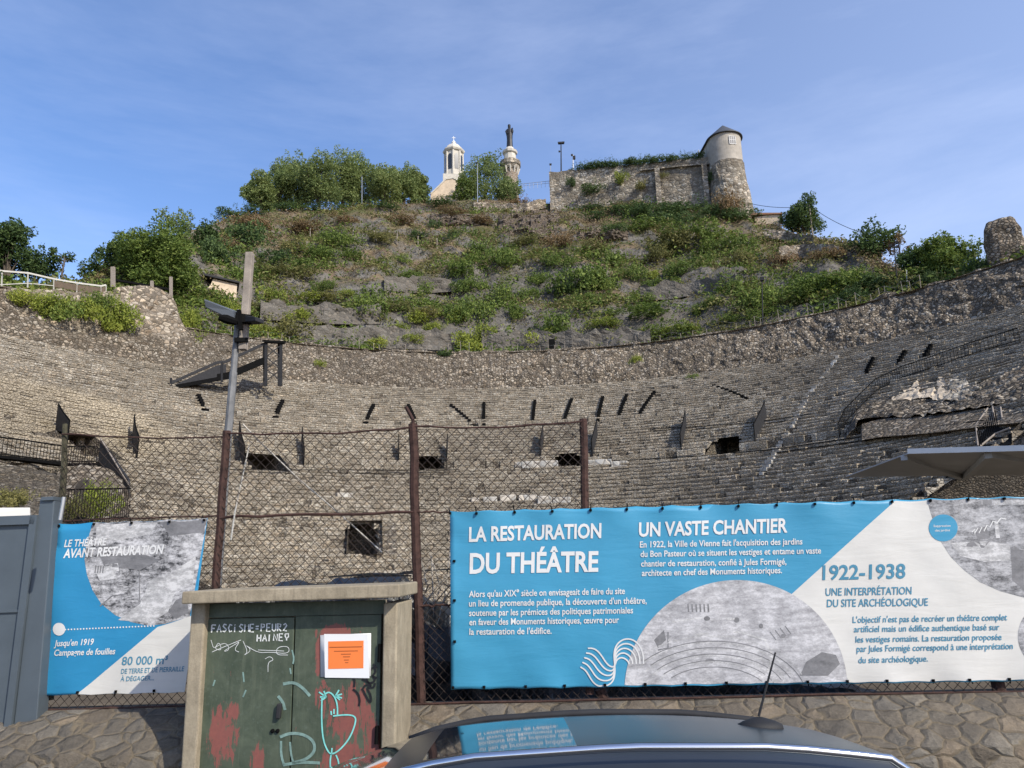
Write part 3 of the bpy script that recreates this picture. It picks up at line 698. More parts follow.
for i in range(8):
    a = math.pi / 4 * i + math.pi / 8; nrm = Vector((math.cos(a), math.sin(a), 0)); tt = Vector((-nrm.y, nrm.x, 0)); o_ = c0 + nrm * (2.25 * math.cos(math.pi/8) - .02)
    arch = [o_ + tt*x + Vector((0,0,z)) for x, z in ((-.5, zz(168.5)), (.5, zz(168.5)), (.5, zz(155.5)), (.38, zz(153.8)), (0, zz(152.8)), (-.38, zz(153.8)), (-.5, zz(155.5)))]
    q = MB(); q.hexa(arch, nrm * .09); fixnormals(q.build('louvred_opening', M['glass'], ch))
    q = MB(); b_ = math.pi / 4 * i; d = Vector((math.cos(b_), math.sin(b_), 0)); q.tube([c0 + d*2.2 + Vector((0,0,zz(174))), c0 + d*2.2 + Vector((0,0,zz(150)))], .28, 6); q.build('pilaster', M['chapel'], ch)
q = MB(); q.lathe(c0, [(.5, zz(140.2)), (.5, zz(138.6)), (.62, zz(138.4)), (.45, zz(137.4)), (.14, zz(136.4)), (.1, zz(135.8))], 8)
q.box((c0.x-.07, c0.y-.07, zz(136)), (c0.x+.07, c0.y+.07, zz(131.8))); q.bar(c0 - rt*.45 + Vector((0,0,zz(133.4))), c0 + rt*.45 + Vector((0,0,zz(133.4))), .13, .13); q.build('cross', M['white'], ch)
g0 = c0 - bk * 2.0; zq = lambda y: zat(441, y, 163)
q = MB(); gl = [(-5.6, zq(204)), (-2.0, zq(204)), (2.6, zq(204)), (2.6, zq(184)), (-.2, zq(177.5)), (-2.0, zq(179)), (-5.6, zq(194))]
q.hexa([g0 + rt*x + Vector((0,0,z)) for x, z in gl], -bk * .9); fixnormals(q.build('gable_wall', M['warm_wall'], ch))
q = MB()
for a, b in zip(gl[3:], gl[4:]):
    q.bar(g0 - bk*.45 + rt*a[0] + Vector((0,0,a[1])), g0 - bk*.45 + rt*b[0] + Vector((0,0,b[1])), 1.25, .3)
q.build('coping', M['chapel'], ch)
q = MB(); o_ = g0 - bk * .92 + rt*.7; q.hexa([o_ + rt*x + Vector((0,0,z)) for x, z in ((-.35, zq(193)), (.35, zq(193)), (.35, zq(187)), (0, zq(185.6)), (-.35, zq(187)))], -bk*.06); fixnormals(q.build('window', M['glass'], ch))

# statue column
sp_, rt, bk = frame_at(510.2, 165, 160); c0 = Vector((sp_.x, sp_.y, 0)); z_ = lambda y: zat(511, y, 158.5)
sc_ = empty('statue_column', (sp_.x, sp_.y, z_(190)), 'round stone tower with arched corbels carrying the statue on the hilltop', 'column')
q = MB(); q.lathe(c0, [(1.9, z_(200)), (1.75, z_(170)), (1.75, z_(166.5))], 20); q.build('shaft', M['brickmix'], sc_)
q = MB(); q.lathe(c0, [(1.9, z_(168)), (2.35, z_(164)), (2.5, z_(163.8)), (2.5, z_(159.5)), (2.25, z_(159.4)), (2.05, z_(160.5))], 20); q.build('gallery', M['fort'], sc_)
q = MB()
for i in range(12):
    a = 6.283 * i / 12; d = Vector((math.cos(a), math.sin(a), 0)); q.tube([c0 + d*1.75 + Vector((0,0,z_(172))), c0 + d*2.15 + Vector((0,0,z_(166)))], [.12, .26], 5)
q.build('corbel', M['chapel'], sc_)
q = MB(); q.lathe(c0, [(1.5, z_(161)), (1.4, z_(151.5)), (1.75, z_(150.6)), (1.85, z_(148.6)), (1.35, z_(148)), (1.05, z_(145.6)), (.85, z_(144.6))], 10); q.build('pedestal', M['chapel'], sc_)
H = z_(121.3) - z_(144.8); zb_ = z_(144.8)
me_ = bpy.data.meshes.new('statue'); so_ = bpy.data.objects.new('statue', me_); col.objects.link(so_); so_.location = (c0.x, c0.y, zb_)
bm = bmesh.new()
def ring_body(bm, prof, n=14):
    rs = []
    for (rx, ry, z, ox, oy) in prof:
        rs.append([bm.verts.new(rt * (rx*math.cos(6.283*k/n)*(1+.08*math.sin(5*6.283*k/n)) + ox) + bk * (ry*math.sin(6.283*k/n) + oy) + Vector((0,0,z))) for k in range(n)])
    for a, b in zip(rs, rs[1:]):
        for k in range(n): bm.faces.new((a[k], a[(k+1) % n], b[(k+1) % n], b[k]))
    bm.faces.new(rs[0][::-1]); bm.faces.new(rs[-1])
h = H
ring_body(bm, [(.78,.7,0,0,0),(.74,.66,.12*h,0,0),(.68,.6,.35*h,.03,0),(.72,.62,.5*h,.03,-.03),(.86,.62,.62*h,0,-.05),(.9,.55,.72*h,0,0),(.78,.48,.79*h,0,0),(.34,.33,.835*h,0,0),(.27,.3,.86*h,0,0),(.36,.4,.9*h,0,-.02),(.35,.38,.94*h,0,0),(.3,.3,.965*h,0,0),(.36,.36,.97*h,0,0),(.32,.32,1.0*h,0,0)])
ring_body(bm, [(.18,.2,.60*h,.72,-.5),(.3,.28,.66*h,.72,-.5),(.26,.25,.73*h,.72,-.48),(.12,.12,.755*h,.72,-.48),(.2,.2,.785*h,.72,-.48),(.14,.14,.82*h,.72,-.48)], 10)
ring_body(bm, [(.2,.2,.56*h,-.3,-.62),(.22,.2,.6*h,-.55,-.5),(.2,.2,.68*h,-.85,-.2),(.2,.2,.76*h,-.72,0)], 8)
bm.to_mesh(me_); bm.free(); me_.materials.append(M['bronze']); tag(so_, 'dark bronze robed figure with a child on its arm on top of the column', 'statue')

# masts, poles and lamps on the hilltop
def mast(name, px, yb, yt, d, r, mat, label, cat, heads=(), group=None, lean=0):
    b = at_dist(px, yb, d); t_ = at_dist(px + lean, yt, d); o = empty(name, b, label, cat, group)
    q = MB(); q.tube([b - Vector((0,0,1)), t_], [r, r * .7], 7); q.build('pole', mat, o)
    _, rt, bk = frame_at(px, yb, d); s = px_m(b)
    for (dx, dy, w_, h_) in heads:
        c = t_ + rt * dx * s + Vector((0, 0, -dy * s)); q = MB()
        q.hexa([c + rt*a*w_*s/2 + bk*b2*w_*s*.4 + Vector((0,0,-h_*s/2)) for a, b2 in ((-1,-1),(1,-1),(.7,1),(-.7,1))], Vector((0,0,h_*s)))
        q.bar(t_ - Vector((0,0,abs(dy)*s)), c, .08, .08); fixnormals(q.build('lamp_head', M['dark_grey'], o))
    return o
mast('floodlight_mast', 561, 172, 143, 147.5, .16, M['dark_grey'], 'tall floodlight mast standing behind the left end of the fortress wall', 'mast', ((-1.5,0,3.2,1.6),(1.8,0,3.2,1.6),(-2,9,1.6,1.4)))
mast('signal_mast', 573, 172, 155, 147.5, .12, M['white'], 'short white mast right of the tall floodlight mast on the hilltop', 'mast', ((-1,0,2,1.5),(1,3,2.4,3.5)))
mast('wall_lamp', 550.5, 173, 164.5, 147.8, .1, M['steel'], 'small lamp on the left corner of the fortress wall', 'lamp', ((0,0,2.2,1.4),))
mast('street_lamp', 362, 203, 176, 149, .1, M['steel'], 'thin grey lamp post in front of the hilltop tree row', 'street lamp', ((0,0,1.6,.8),))
mast('street_lamp', 477.5, 199, 163, 149.5, .1, M['steel'], 'thin grey lamp post in front of the tree between chapel and statue column', 'street lamp', ((-.8,0,2.4,.9),))
mast('floodlight_mast', 897, 288, 243, 95, .09, M['dark_grey'], 'dark mast with three spotlights on the right rim of the theatre', 'mast', ((-3,2,2.8,2.4),(2.2,0,2.8,2.4),(2.6,4,2.8,2)), None, -3)
mast('floodlight_mast', 762, 326, 279, 98, .1, M['dark_grey'], 'dark mast with one spotlight at the foot of the hill right of centre', 'mast', ((0,0,4,3.4),))
mast('fence_pole', 906.5, 296, 270, 95, .06, M['steel'], 'bare thin pole next to the spotlight mast on the right rim', 'pole')
mast('utility_pole', 813, 238, 204, 132, .16, M['wood'], 'leaning wooden utility pole in front of the round dark tree on the right', 'utility pole', (), None, -4)
def wire(a, b, sag, r, label, n=14):
    q = MB(); A, B = at_dist(*a), at_dist(*b)
    q.tube([A.lerp(B, i / n) - Vector((0, 0, sag * 4 * (i/n) * (1 - i/n))) for i in range(n + 1)], r, 4)
    tag(q.build('overhead_wire', M['black']), label, 'wire')
wire((748, 203, 139), (810, 206, 132), .6, .045, 'overhead wire from the round tower to the leaning pole')
wire((810, 206, 132), (866, 234, 115), .6, .045, 'overhead wire from the leaning pole down to the low tree on the right')
# handrail between the column and the fortress wall
q = MB(); A, B = at_dist(522, 184, 150), at_dist(549, 181, 148.5); rl = empty('guard_rail', A, 'thin guard rail on the hilltop between the statue column and the fortress wall', 'railing')
q.bar(A, B, .08, .08); q.bar(A - Vector((0,0,.5)), B - Vector((0,0,.5)), .06, .06); q.build('rail', M['steel'], rl)
for i in range(8):
    p = A.lerp(B, i / 7); q = MB(); q.bar(p - Vector((0,0,1.4)), p, .07, .07); q.build('post', M['steel'], rl)
# small house on the right ridge, low parapet in front of it
hp_, rt, bk = frame_at(768, 226, 137); hs_ = empty('house', hp_, 'small pale house with a low tiled roof on the ridge right of the round tower', 'house')
zz = lambda y: zat(768, y, 137)
q = MB(); q.hexa([hp_ + rt*a*2.2 + bk*b*2 + Vector((0,0,-2)) for a, b in ((-1,-1),(1,-1),(1,1),(-1,1))], Vector((0,0,zz(219.5) - hp_.z + 2))); q.build('wall', M['warm_wall'], hs_)
q = MB(); e = zz(219.8) ; pk = zz(216)
q.hexa([Vector((hp_.x, hp_.y, 0)) + rt*x - bk*2.3 + Vector((0,0,z)) for x, z in ((-2.7, zz(217.2)), (2.7, zz(221.4)), (2.7, zz(220.3)), (-1.6, zz(216)), (-2.7, zz(216.6)))], bk * 4.8); fixnormals(q.build('roof', M['tile'], hs_))
# ruined masonry tower on the far right
rp2, rt, bk = frame_at(1010, 276, 91); zz = lambda y: zat(1010, y, 91); sm = px_m(rp2)
q = MB(); rings = []
for j in range(11):
    f = j / 10; z = zz(282) + (zz(221.5) - zz(282)) * f; wx = (13.5 - 1.0 * f - (2.5 if j == 10 else 0)) * sm; rg = []
    for k in range(28):
        a = 6.283 * k / 28; ca, sa = math.cos(a), math.sin(a); m_ = max(abs(ca), abs(sa)) ** .7
        p = Vector((rp2.x, rp2.y, z)) + rt * wx * ca / m_ + bk * wx * 1.1 * sa / m_; rg.append(p + (rt*ca + bk*sa) * fbm(p, .7) * .35 + Vector((0, 0, fbm(p, 1) * .3)))
    rings.append(rg)
loft(q, rings); tag(fixnormals(q.build('ruined_tower', M['rubble'])), 'square stump of a ruined brown masonry tower above the right rim', 'ruin')
q = MB(); wall_strip(q, [(1019,238,92), (1040,240,90), (1090,236,86)], 7, 1.5); tag(fixnormals(q.build('ruined_wall', M['rubble'])), 'broken wall running right from the ruined masonry tower at the picture edge', 'ruin')
for i, (x, yb, w_, h_) in enumerate(((985,276,34,32), (968,280,30,30), (1000,280,20,34), (930,284,26,18))):
    P = at_dist(x, yb, 94.5); bush(x, yb, w_, h_ + 4, 'dark', 'dense dark shrub of the overgrown row left of the ruined masonry tower', 'overgrown shrubs left of the ruined tower', P)

# rim fence of thin posts and wires
def arc_pt(px, py):                      # sight line onto the rim circle
    v = ray(px, py); v = v / math.hypot(v.x, v.y); d = 60
    while math.hypot(v.x*d - CX, v.y*d - CY) < RIM_R + .7: d += .05
    return math.atan2(v.x*d - CX, v.y*d - CY)
def rim_fence(px0, px1, py, label, n):
    t0, t1 = arc_pt(px0, py), arc_pt(px1, py); o = empty('rim_fence', pol((t0+t1)/2, RIM_R + .8, RIM_Z), label, 'wire fence'); tops = []
    for i in range(n):
        p = pol(t0 + (t1 - t0) * (i + random.uniform(-.3, .3)) / (n - 1), RIM_R + .6, RIM_Z - .3); hh = random.uniform(1.0, 2.0); q = MB(); tp = p + Vector((random.gauss(0,.06), 0, hh)); q.tube([p, tp], .035, 5); q.build('post', M['wood'] if i % 4 else M['dark_grey'], o); tops.append(tp)
    q = MB(); q.tube(tops, .015, 3); q.tube([t - Vector((0,0,.6)) for t in tops], .015, 3); q.build('wire', M['steel'], o)
rim_fence(205, 470, 345, 'thin wire fence on wooden posts along the rim below the hill, left half', 24)
rim_fence(480, 735, 345, 'thin wire fence on wooden posts along the rim at the foot of the hill, middle', 22)
rim_fence(740, 925, 315, 'thin wire fence on wooden posts climbing along the right rim', 24)
o = empty('terrace_fence', hill_hit(375, 243), 'row of pale fence posts across the upper hillside below the tree row', 'wire fence'); tops = []
for x, y in ((310,238), (331,240), (353,240), (374,240), (397,243), (418,246), (437,248), (467,246)):
    p = hill_hit(x, y); q = MB(); tp = p + Vector((0,0,2.0)); q.tube([p - Vector((0,0,.3)), tp], .09, 5); q.build('post', M['wood'], o); tops.append(tp)
q = MB(); q.tube(tops, .02, 3); q.build('wire', M['steel'], o)
HW = lambda up, *L: [hill_hit(*l) + Vector((0, -.8, up)) for l in L]
# dark doorway at the foot of the hill and hilltop parapet stones
p = hill_hit(552, 350); _, rt, bk = frame_at(552, 350, 104)
q = MB(); q.hexa([pol(arc_pt(552, 350), RIM_R + 1.2, RIM_Z - .2) + rt*a + Vector((0,0,z)) for a, z in ((-.45,0),(.45,0),(.45,2.1),(-.45,2.1))], bk * .12); tag(q.build('gate_panel', M['black']), 'narrow dark metal gate panel at the foot of the hill, middle of the rim', 'gate')
for i, (pts, h_) in enumerate(((HW(1.5, (474,210), (500,212), (527,211), (546,207)), 2.2), (HW(1.6, (778,258), (800,257), (822,256), (838,257)), 2.2), (HW(1.4, (762,238), (785,241), (812,246)), 1.8))):
    q = MB(); wall_strip(q, pts, h_, 1.2, 6, 4, .5, .35); tag(fixnormals(q.build('dry_stone_wall', M['pale_rubble'])), ['broken pale stone wall across the hilltop below the statue column', 'lower of two pale stone walls on the bare slope right of the tower', 'upper pale stone wall on the ridge below the small house'][i], 'stone wall')
for pts, h_, lb in ((HW(2.6, (290,344), (340,346), (400,347), (452,349)), 3.2, 'long grey netted stone terrace wall at the foot of the hill, left of centre'),
                    (HW(2.4, (482,349), (530,350), (590,349), (650,346)), 3.0, 'long grey stone terrace wall at the foot of the hill, right of centre'),
                    (HW(2.4, (262,318), (300,321), (350,323), (382,322)), 3.0, 'grey stone terrace wall half way down the left of the hill'),
                    (HW(2.0, (385,290), (420,292), (452,291)), 2.6, 'short grey stone terrace wall in the middle of the hill'),
                    (HW(2.2, (640,300), (690,296), (735,290)), 2.8, 'grey stone terrace wall on the right part of the hill')):
    q = MB(); wall_strip(q, pts, h_, 1.0, 10, 6, .9, .5); tag(fixnormals(q.build('terrace_wall', M['grey_wall'])), lb, 'stone wall')
# folded rock outcrop under the broken wall
def outcrop(x0, x1, yt, yb, label, mat, amp):
    q = MB(); nx, ny = 40, 18; rnd = random.Random(3)
    for j in range(ny + 1):
        for i in range(nx + 1):
            u, v_ = i / nx, j / ny; e = max(0, math.sin(math.pi * u)) ** .5 * max(0, math.sin(math.pi * v_)) ** .5
            p = hill_hit(x0 + (x1 - x0) * u, yb + (yt - yb) * v_); b = Vector((p.x, p.y, 0)).normalized()
            q.v.append(tuple(p - b * (e * (1.6 + fbm(p, .45, 5) * amp + abs(fbm(Vector((p.x * .5, p.y * .5, p.z * 2.2)), 1, 4)) * amp) - .3)))
    for j in range(ny):
        for i in range(nx): a = j*(nx+1)+i; q.f.append((a, a+1, a+nx+2, a+nx+1)); q.m.append(0)
    return tag(fixnormals(q.build('rock_outcrop', mat)), label, 'rock')
M['rock'] = mat_stone('folded_rock', (.13,.10,.075), (.24,.19,.145), (.40,.34,.27), 1.3, 2.6, mortar=(.07,.055,.04), stain=.4, mw=.12, bump=1., bd=.2, warp=1.0, grit=.5, macro=.3)
outcrop(497, 562, 209, 240, 'bulging outcrop of folded brown rock below the broken hilltop wall', M['rock'], 1.3)
outcrop(570, 628, 224, 240, 'low ledge of brown rock below the left part of the fortress wall', M['rock'], .9)
outcrop(430, 480, 214, 226, 'low ledge of pale brown rock below the chapel trees', M['rock'], .8)
# vertical edge wall on the right shoulder of the hill
q = MB(); A = hill_hit(765, 272); wall_strip(q, [(757,238,132), (764,252,126), (768,262,121)], 3.5, 1.5, 6, 4, .5, .3); tag(fixnormals(q.build('broken_wall', M['rubble'])), 'dark broken wall stepping down the right shoulder of the hill', 'stone wall')
# ------------------------------------------------------------------ things standing on the seating
def radial_panel(px0, py0, px1, py1, h, label, th_=.10, lift=.1):
    p0, t0, r0 = cavea_hit(px0, py0); p1, t1, r1 = cavea_hit(px1, py1)
    if r1 < r0 + 1.2: r1 = r0 + 1.2
    n = 7; lo = []; hi = []
    for i in range(n + 1):
        f = i / n; th = t0 + (t1 - t0) * f; rr = r0 + (r1 - r0) * f; z = smooth_prof(r0) + (smooth_prof(r1) - smooth_prof(r0)) * f
        lo.append(pol(th, rr, z + lift)); hi.append(pol(th, rr, z + lift + h))
    s = Vector((math.cos(t0), -math.sin(t0), 0)) * th_
    q = MB(); q.hexa(lo + hi[::-1], s)
    o = empty('stair_guard', lo[0], label, 'guard panel'); fixnormals(q.build('panel', M['dark_grey'], o))
    q = MB(); q.tube([p + Vector((0,0,.06)) + s*.5 for p in hi], .05, 5); q.build('handrail', M['black'], o)
    for i in (0, n):
        q = MB(); q.tube([lo[i] - Vector((0,0,.4)) + s*.5, hi[i] + Vector((0,0,.06)) + s*.5], .05, 5); q.build('post', M['black'], o)
    return o
for a in ((66,447,55,432,'dark guard panel above the long walkway railing on the far left of the seating'),
          (136,461,132,440,'dark guard panel right of the leftmost passage opening'),
          (243,468,238,444,'dark guard panel on the left of the second passage from the left'),
          (303,469,301,449,'dark guard panel on the right of the second passage from the left'),
          (398,470,398,455,'dark guard panel on the left of the middle passage'),
          (446,470,447,455,'dark guard panel on the right of the middle passage'),
          (540,459,543,445,'dark guard panel on the left of the passage with pale blocks beside it'),
          (592,459,597,441,'dark guard panel on the right of the passage with pale blocks beside it'),
          (681,453,686,431,'dark guard panel on the left of the rightmost passage'),
          (755,445,766,424,'dark guard panel on the right of the rightmost passage')):
    radial_panel(a[0], a[1], a[2], a[3] - 3, 1.7, a[4])
def stair(px0, py0, px1, py1, label, dots=False, w_=.55, mat='black', hh=.5):  # shadows of the stair flights, built as solid near-black stepped blocks
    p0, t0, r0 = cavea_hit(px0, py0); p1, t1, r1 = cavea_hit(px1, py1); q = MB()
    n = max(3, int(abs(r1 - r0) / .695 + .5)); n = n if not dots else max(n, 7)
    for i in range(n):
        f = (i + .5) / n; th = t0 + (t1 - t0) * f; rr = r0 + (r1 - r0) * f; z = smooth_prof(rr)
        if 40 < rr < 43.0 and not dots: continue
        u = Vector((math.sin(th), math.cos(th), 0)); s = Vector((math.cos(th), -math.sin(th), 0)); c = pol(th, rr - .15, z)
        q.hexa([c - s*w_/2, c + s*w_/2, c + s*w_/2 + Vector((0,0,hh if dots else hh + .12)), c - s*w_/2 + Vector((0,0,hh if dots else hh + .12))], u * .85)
    o = q.build('stair_shadow_strip', M[mat]); return tag(fixnormals(o), label, 'stairs')
for a in ((212,424,198,399,'black stepped shadow strip leaning left, just left of the utility pole',0), (274,426,283,404,'black stepped shadow strip leaning right, just right of the utility pole',0),
          (364,430,374,408,'thin black stepped shadow strip above the gap between the second and third passages',0), (415,424,408,408,'short black stepped shadow strip above the middle rusty fence post',0),
          (478,429,450,407,'dotted black line of step shadows slanting down to the right, above the banner corner',1), (484,430,484,406,'upright black stepped shadow strip beside the lower end of the slanting dotted shadows',0),
          (533,425,535,404,'upright black stepped shadow strip, alone between the dotted shadows and the leaning four',0), (565,425,572,402,'first from the left of four leaning black stepped shadow strips above the rusty fence post',0),
          (598,424,603,400,'second from the left of four leaning black stepped shadow strips above the rusty fence post',0), (619,422,627,398,'third from the left of four leaning black stepped shadow strips above the rusty fence post',0),
          (640,420,655,395,'rightmost and most slanted of four black stepped shadow strips above the rusty fence post',0), (752,408,712,388,'dotted black line of step shadows on the right half of the seating, left of pale steps',1),
          (867,376,874,362,'lowest of three short black stepped shadow strips high on the shaded right side',0), (899,366,906,355,'middle one of three short black stepped shadow strips high on the shaded right side',0), (925,361,932,349,'highest of three short black stepped shadow strips high on the shaded right side',0)):
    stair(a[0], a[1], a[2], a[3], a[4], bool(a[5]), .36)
# pale stair of separate blocks on the right
pts = [(838,359),(833,366),(827,374),(820,383),(812,393),(806,403),(800,414),(795,425),(788,437),(780,449),(772,461),(765,472),(758,484)]
sst = empty('stone_stair', cavea_hit(806, 403)[0], 'curved line of small pale stone steps running down the right side of the seating', 'stairs')
def step(c, s, u, w_, h_): q = MB(); q.hexa([c - s*w_/2, c + s*w_/2, c + s*w_/2 + Vector((0,0,h_)), c - s*w_/2 + Vector((0,0,h_))], u * .8); fixnormals(q.build('step', M['pale_step'], sst))
for i, (x, y) in enumerate(pts[:-1]):
    nx = pts[i+1]
    for k in range(3):
        f = k / 3; p, th, rr = cavea_hit(x + (nx[0]-x)*f, y + (nx[1]-y)*f); s = Vector((math.cos(th), -math.sin(th), 0)); u = Vector((math.sin(th), math.cos(th), 0))
        if random.random() < .15: continue
        step(pol(th, rr - .25, smooth_prof(rr) + .02), s, u, random.uniform(.3, .6), random.uniform(.2, .34))
# restored pale blocks beside a passage and along the walkway
def blocks(lst, label, group=None):
    for x, y, w_, h_ in lst:
        q = MB(); p, th, rr = cavea_hit(x, y); s = Vector((math.cos(th), -math.sin(th), 0)); u = Vector((math.sin(th), math.cos(th), 0)); sc = px_m(p); c = pol(th, rr - .35, smooth_prof(rr) - .05)
        q.hexa([c - s*w_*sc/2, c + s*w_*sc/2, c + s*w_*sc/2 + Vector((0,0,h_*sc)), c - s*w_*sc/2 + Vector((0,0,h_*sc))], u * 1.0)
        tag(bevel(fixnormals(q.build('stone_block', M['pale_step'])), .05, 1), label, 'stone block', group)
blocks([(540,468,36,7)], 'long pale restored stone block on the left of the passage beside the rusty fence post')
blocks([(520,468,10,5)], 'short pale block at the left end of the long pale block beside the passage')
blocks([(598,467,28,7)], 'pale restored stone block on the right of the passage beside the rusty fence post')
blocks([(620,467,16,6)], 'farther pale block right of the passage and the rusty fence post')
blocks([(475,503,8,5), (490,503,14,6), (508,502,16,7), (528,503,18,8), (545,504,14,8), (562,503,18,6)], 'whitish stone block in the low row just above the left end of the big banner', 'low row of whitish blocks above the big banner')
blocks([(344,498,16,5)], 'small pale patch of stone on the lower seats between the two left fence posts')
def rail(pts3, label, h=1.05, nb=24, r=.035, name='railing', beam=0, mat='black'):
    o = empty(name, pts3[0], label, 'railing'); L = []
    for a, b in zip(pts3, pts3[1:]):
        for k in range(6): L.append(a.lerp(b, k / 6))
    L.append(pts3[-1]); up = Vector((0,0,h))
    q = MB(); q.tube([p + up for p in L], r * 1.3, 5); q.build('top_rail', M[mat], o)
    q = MB(); q.tube([p + up * .1 for p in L], r, 5); q.build('bottom_rail', M[mat], o)
    if beam:
        q = MB()
        for a, b in zip(L, L[1:]): q.bar(a - Vector((0,0,beam/2)), b - Vector((0,0,beam/2)), .8, beam)
        q.build('deck', M[mat], o)
    q = MB(); q.m = []
    for i in range(nb + 1):
        f = i / nb * (len(L) - 1); k = min(int(f), len(L) - 2); p = L[k].lerp(L[k+1], f - k); q.tube([p, p + up], r * .55, 4)
    bb = q.build('balusters', M[mat], o); bb['kind'] = 'stuff'
    return o
# left footbridge railing, stair panel, ruins
rail([at_dist(-40, 452, 47), at_dist(20, 458, 48.5), at_dist(64, 463.5, 50), at_dist(96, 463, 52)], 'dark footbridge railing at the left edge above the ruins', 1.0, 40, .035, 'railing', .16)
lo = [at_dist(127, 508, 52), at_dist(98, 462, 56.5)]; q = MB()
n = 12; A, B = lo; pts = []
q.hexa([A, A + Vector((0,0,.3)), A.lerp(B, .05) + Vector((0,0,1.6)), B + Vector((0,0,1.5)), B], Vector((.12, .05, 0)))
o = empty('stair_flight', A, 'steep dark metal stair descending right from the footbridge end', 'stairs'); fixnormals(q.build('side_panel', M['dark_grey'], o))
q = MB()
for i in range(16):
    p = A.lerp(B, (i + .5) / 16); q.box((p.x - .25, p.y - .15, p.z - .05), (p.x + .05, p.y + .15, p.z + .12))
q.build('treads', M['black'], o)['kind'] = 'stuff'
q = MB(); q.tube([A + Vector((0,0,1.4)), B + Vector((0,0,1.6))], .05, 5); q.build('handrail', M['wood'], o)
def front(px, py, o_): p = cavea_hit(px, py)[0]; v = (EYE - p).normalized(); return p + v * o_
def mound(name, outline, d0, d1, mat, label, cat='ruin', rows_=16, cols=60, amp=.35, steps=0, rel=False):
    """outline: (px, y_top, y_bottom); the top lies d1 away, the foot d0 away"""
    q = MB(); xs = [o_[0] for o_ in outline]
    for j in range(rows_ + 3):
        f = min(j / rows_, 1)
        for i in range(cols + 1):
            x = xs[0] + (xs[-1] - xs[0]) * i / cols
            for a, b in zip(outline, outline[1:]):
                if a[0] <= x <= b[0]: break
            t = (x - a[0]) / (b[0] - a[0]); yt = a[1] + (b[1] - a[1]) * t; yb = a[2] + (b[2] - a[2]) * t
            g = f if not steps else (math.floor(f * steps) + min(1, (f * steps % 1) * 2.2)) / steps
            p = (front(x, yb, d0).lerp(front(x, yt, d1), f) if rel else at_dist(x, yb, d0).lerp(at_dist(x, yt, d1), f))
            if steps: p.z += (g - f) * (d1 - d0) * .12
            p += Vector((fbm(p, 1.0), fbm(p + Vector((9,2,4)), 1.0), fbm(p + Vector((1,8,5)), 1.3) * .8)) * amp
            if j > rows_: b_ = Vector((p.x, p.y, 0)).normalized(); p += b_ * (j - rows_) * 1.5 - Vector((0, 0, (j - rows_) ** 2 * 1.0))
            q.v.append(tuple(p))
    m = cols + 1
    for j in range(rows_ + 2):
        for i in range(cols): q.f.append((j*m+i, j*m+i+1, (j+1)*m+i+1, (j+1)*m+i)); q.m.append(0)
    return tag(q.build(name, mat), label, cat)
mound('ruin_mound', [(-60,465,530), (0,463,530), (25,466,530), (55,472,530), (66,490,530), (72,515,530)], 40, 46, M['ruin'], 'layered ruined masonry bank below the footbridge railing on the left', steps=6)
mound('ruined_wall', [(58,470,530), (75,466,530), (100,468,530), (122,478,530), (130,505,530)], 43, 50, M['rubble'], 'rough stone wall with a small dark arch under the dark metal stair', amp=.25)
P = at_dist(82, 492, 42.6); q = MB(); q.hexa([P + Vector((.42*math.cos(a), 0, .75*math.sin(a) - .1)) for a in [math.pi*2*k/12 for k in range(12)]], Vector((0, .5, 0))); tag(fixnormals(q.build('arch_opening', M['hole'])), 'small dark arch in the rough stone wall on the left', 'arch')
bush(98, 506, 34, 36, 'yellow', 'bright green shrub against the rough stone wall on the left, just above the small banner', None, at_dist(98, 506, 41.5))
bush(14, 503, 34, 22, 'olive', 'olive weeds on the layered ruin just above the grey gate', None, at_dist(14, 503, 39.5))
bush(72, 512, 22, 26, 'olive', 'olive weeds behind the top corner of the small banner', None, at_dist(72, 512, 40.5))
rail([at_dist(62, 524, 38.5), at_dist(100, 522, 39), at_dist(128, 520, 40)], 'row of dark pickets just above the top edge of the small banner', 1.5, 26, .03, 'picket_fence')

# pale retaining wall at the left end of the rim
def cyl_hit(px, py, rad):
    v = ray(px, py); v = v / math.hypot(v.x, v.y); d = 55
    while math.hypot(v.x*d - CX, v.y*d - CY) < rad: d += .04
    return EYE + v * d
TOPL = [(-60, 286), (0, 288), (40, 289), (100, 293), (128, 286), (150, 288), (171, 293), (180, 316), (190, 340)]
def lerpl(L, x):
    for a, b in zip(L, L[1:]):
        if a[0] <= x <= b[0]: return a[1] + (b[1] - a[1]) * (x - a[0]) / (b[0] - a[0])
    return L[-1][1]
q = MB(); NX = 150
for j in range(15):
    f = j / 14
    for i in range(NX + 1):
        x = -60 + 247 * i / NX; tp = cyl_hit(x, lerpl(TOPL, x), 60.2); th = math.atan2(tp.x - CX, tp.y - CY); bt = pol(th, 58.9, min(prof(58.9) - .5, tp.z - .2)); p = bt.lerp(tp, f)
        q.v.append(tuple(p + Vector((0, 0, fbm(p, .5) * .35)) - Vector((math.sin(th), math.cos(th), 0)) * (fbm(p, .6) * .35 + fbm(p, 1.7) * .2)))
for i in range(NX + 1):
    p = Vector(q.v[14*(NX+1)+i]); th = math.atan2(p.x - CX, p.y - CY); q.v.append(tuple(p + Vector((math.sin(th), math.cos(th), 0)) * 5))
for j in range(15):
    for i in range(NX): a = j*(NX+1)+i; q.f.append((a+1, a, a+NX+1, a+NX+2) if False else (a, a+1, a+NX+2, a+NX+1)); q.m.append(0)
q.f.append(tuple(j*(NX+1)+NX for j in range(16))); q.m.append(0)
tag(q.build('retaining_wall', M['pale_rubble']), 'pale rubble retaining wall at the left end of the rim, below the big rounded tree', 'stone wall')
random.seed(33)
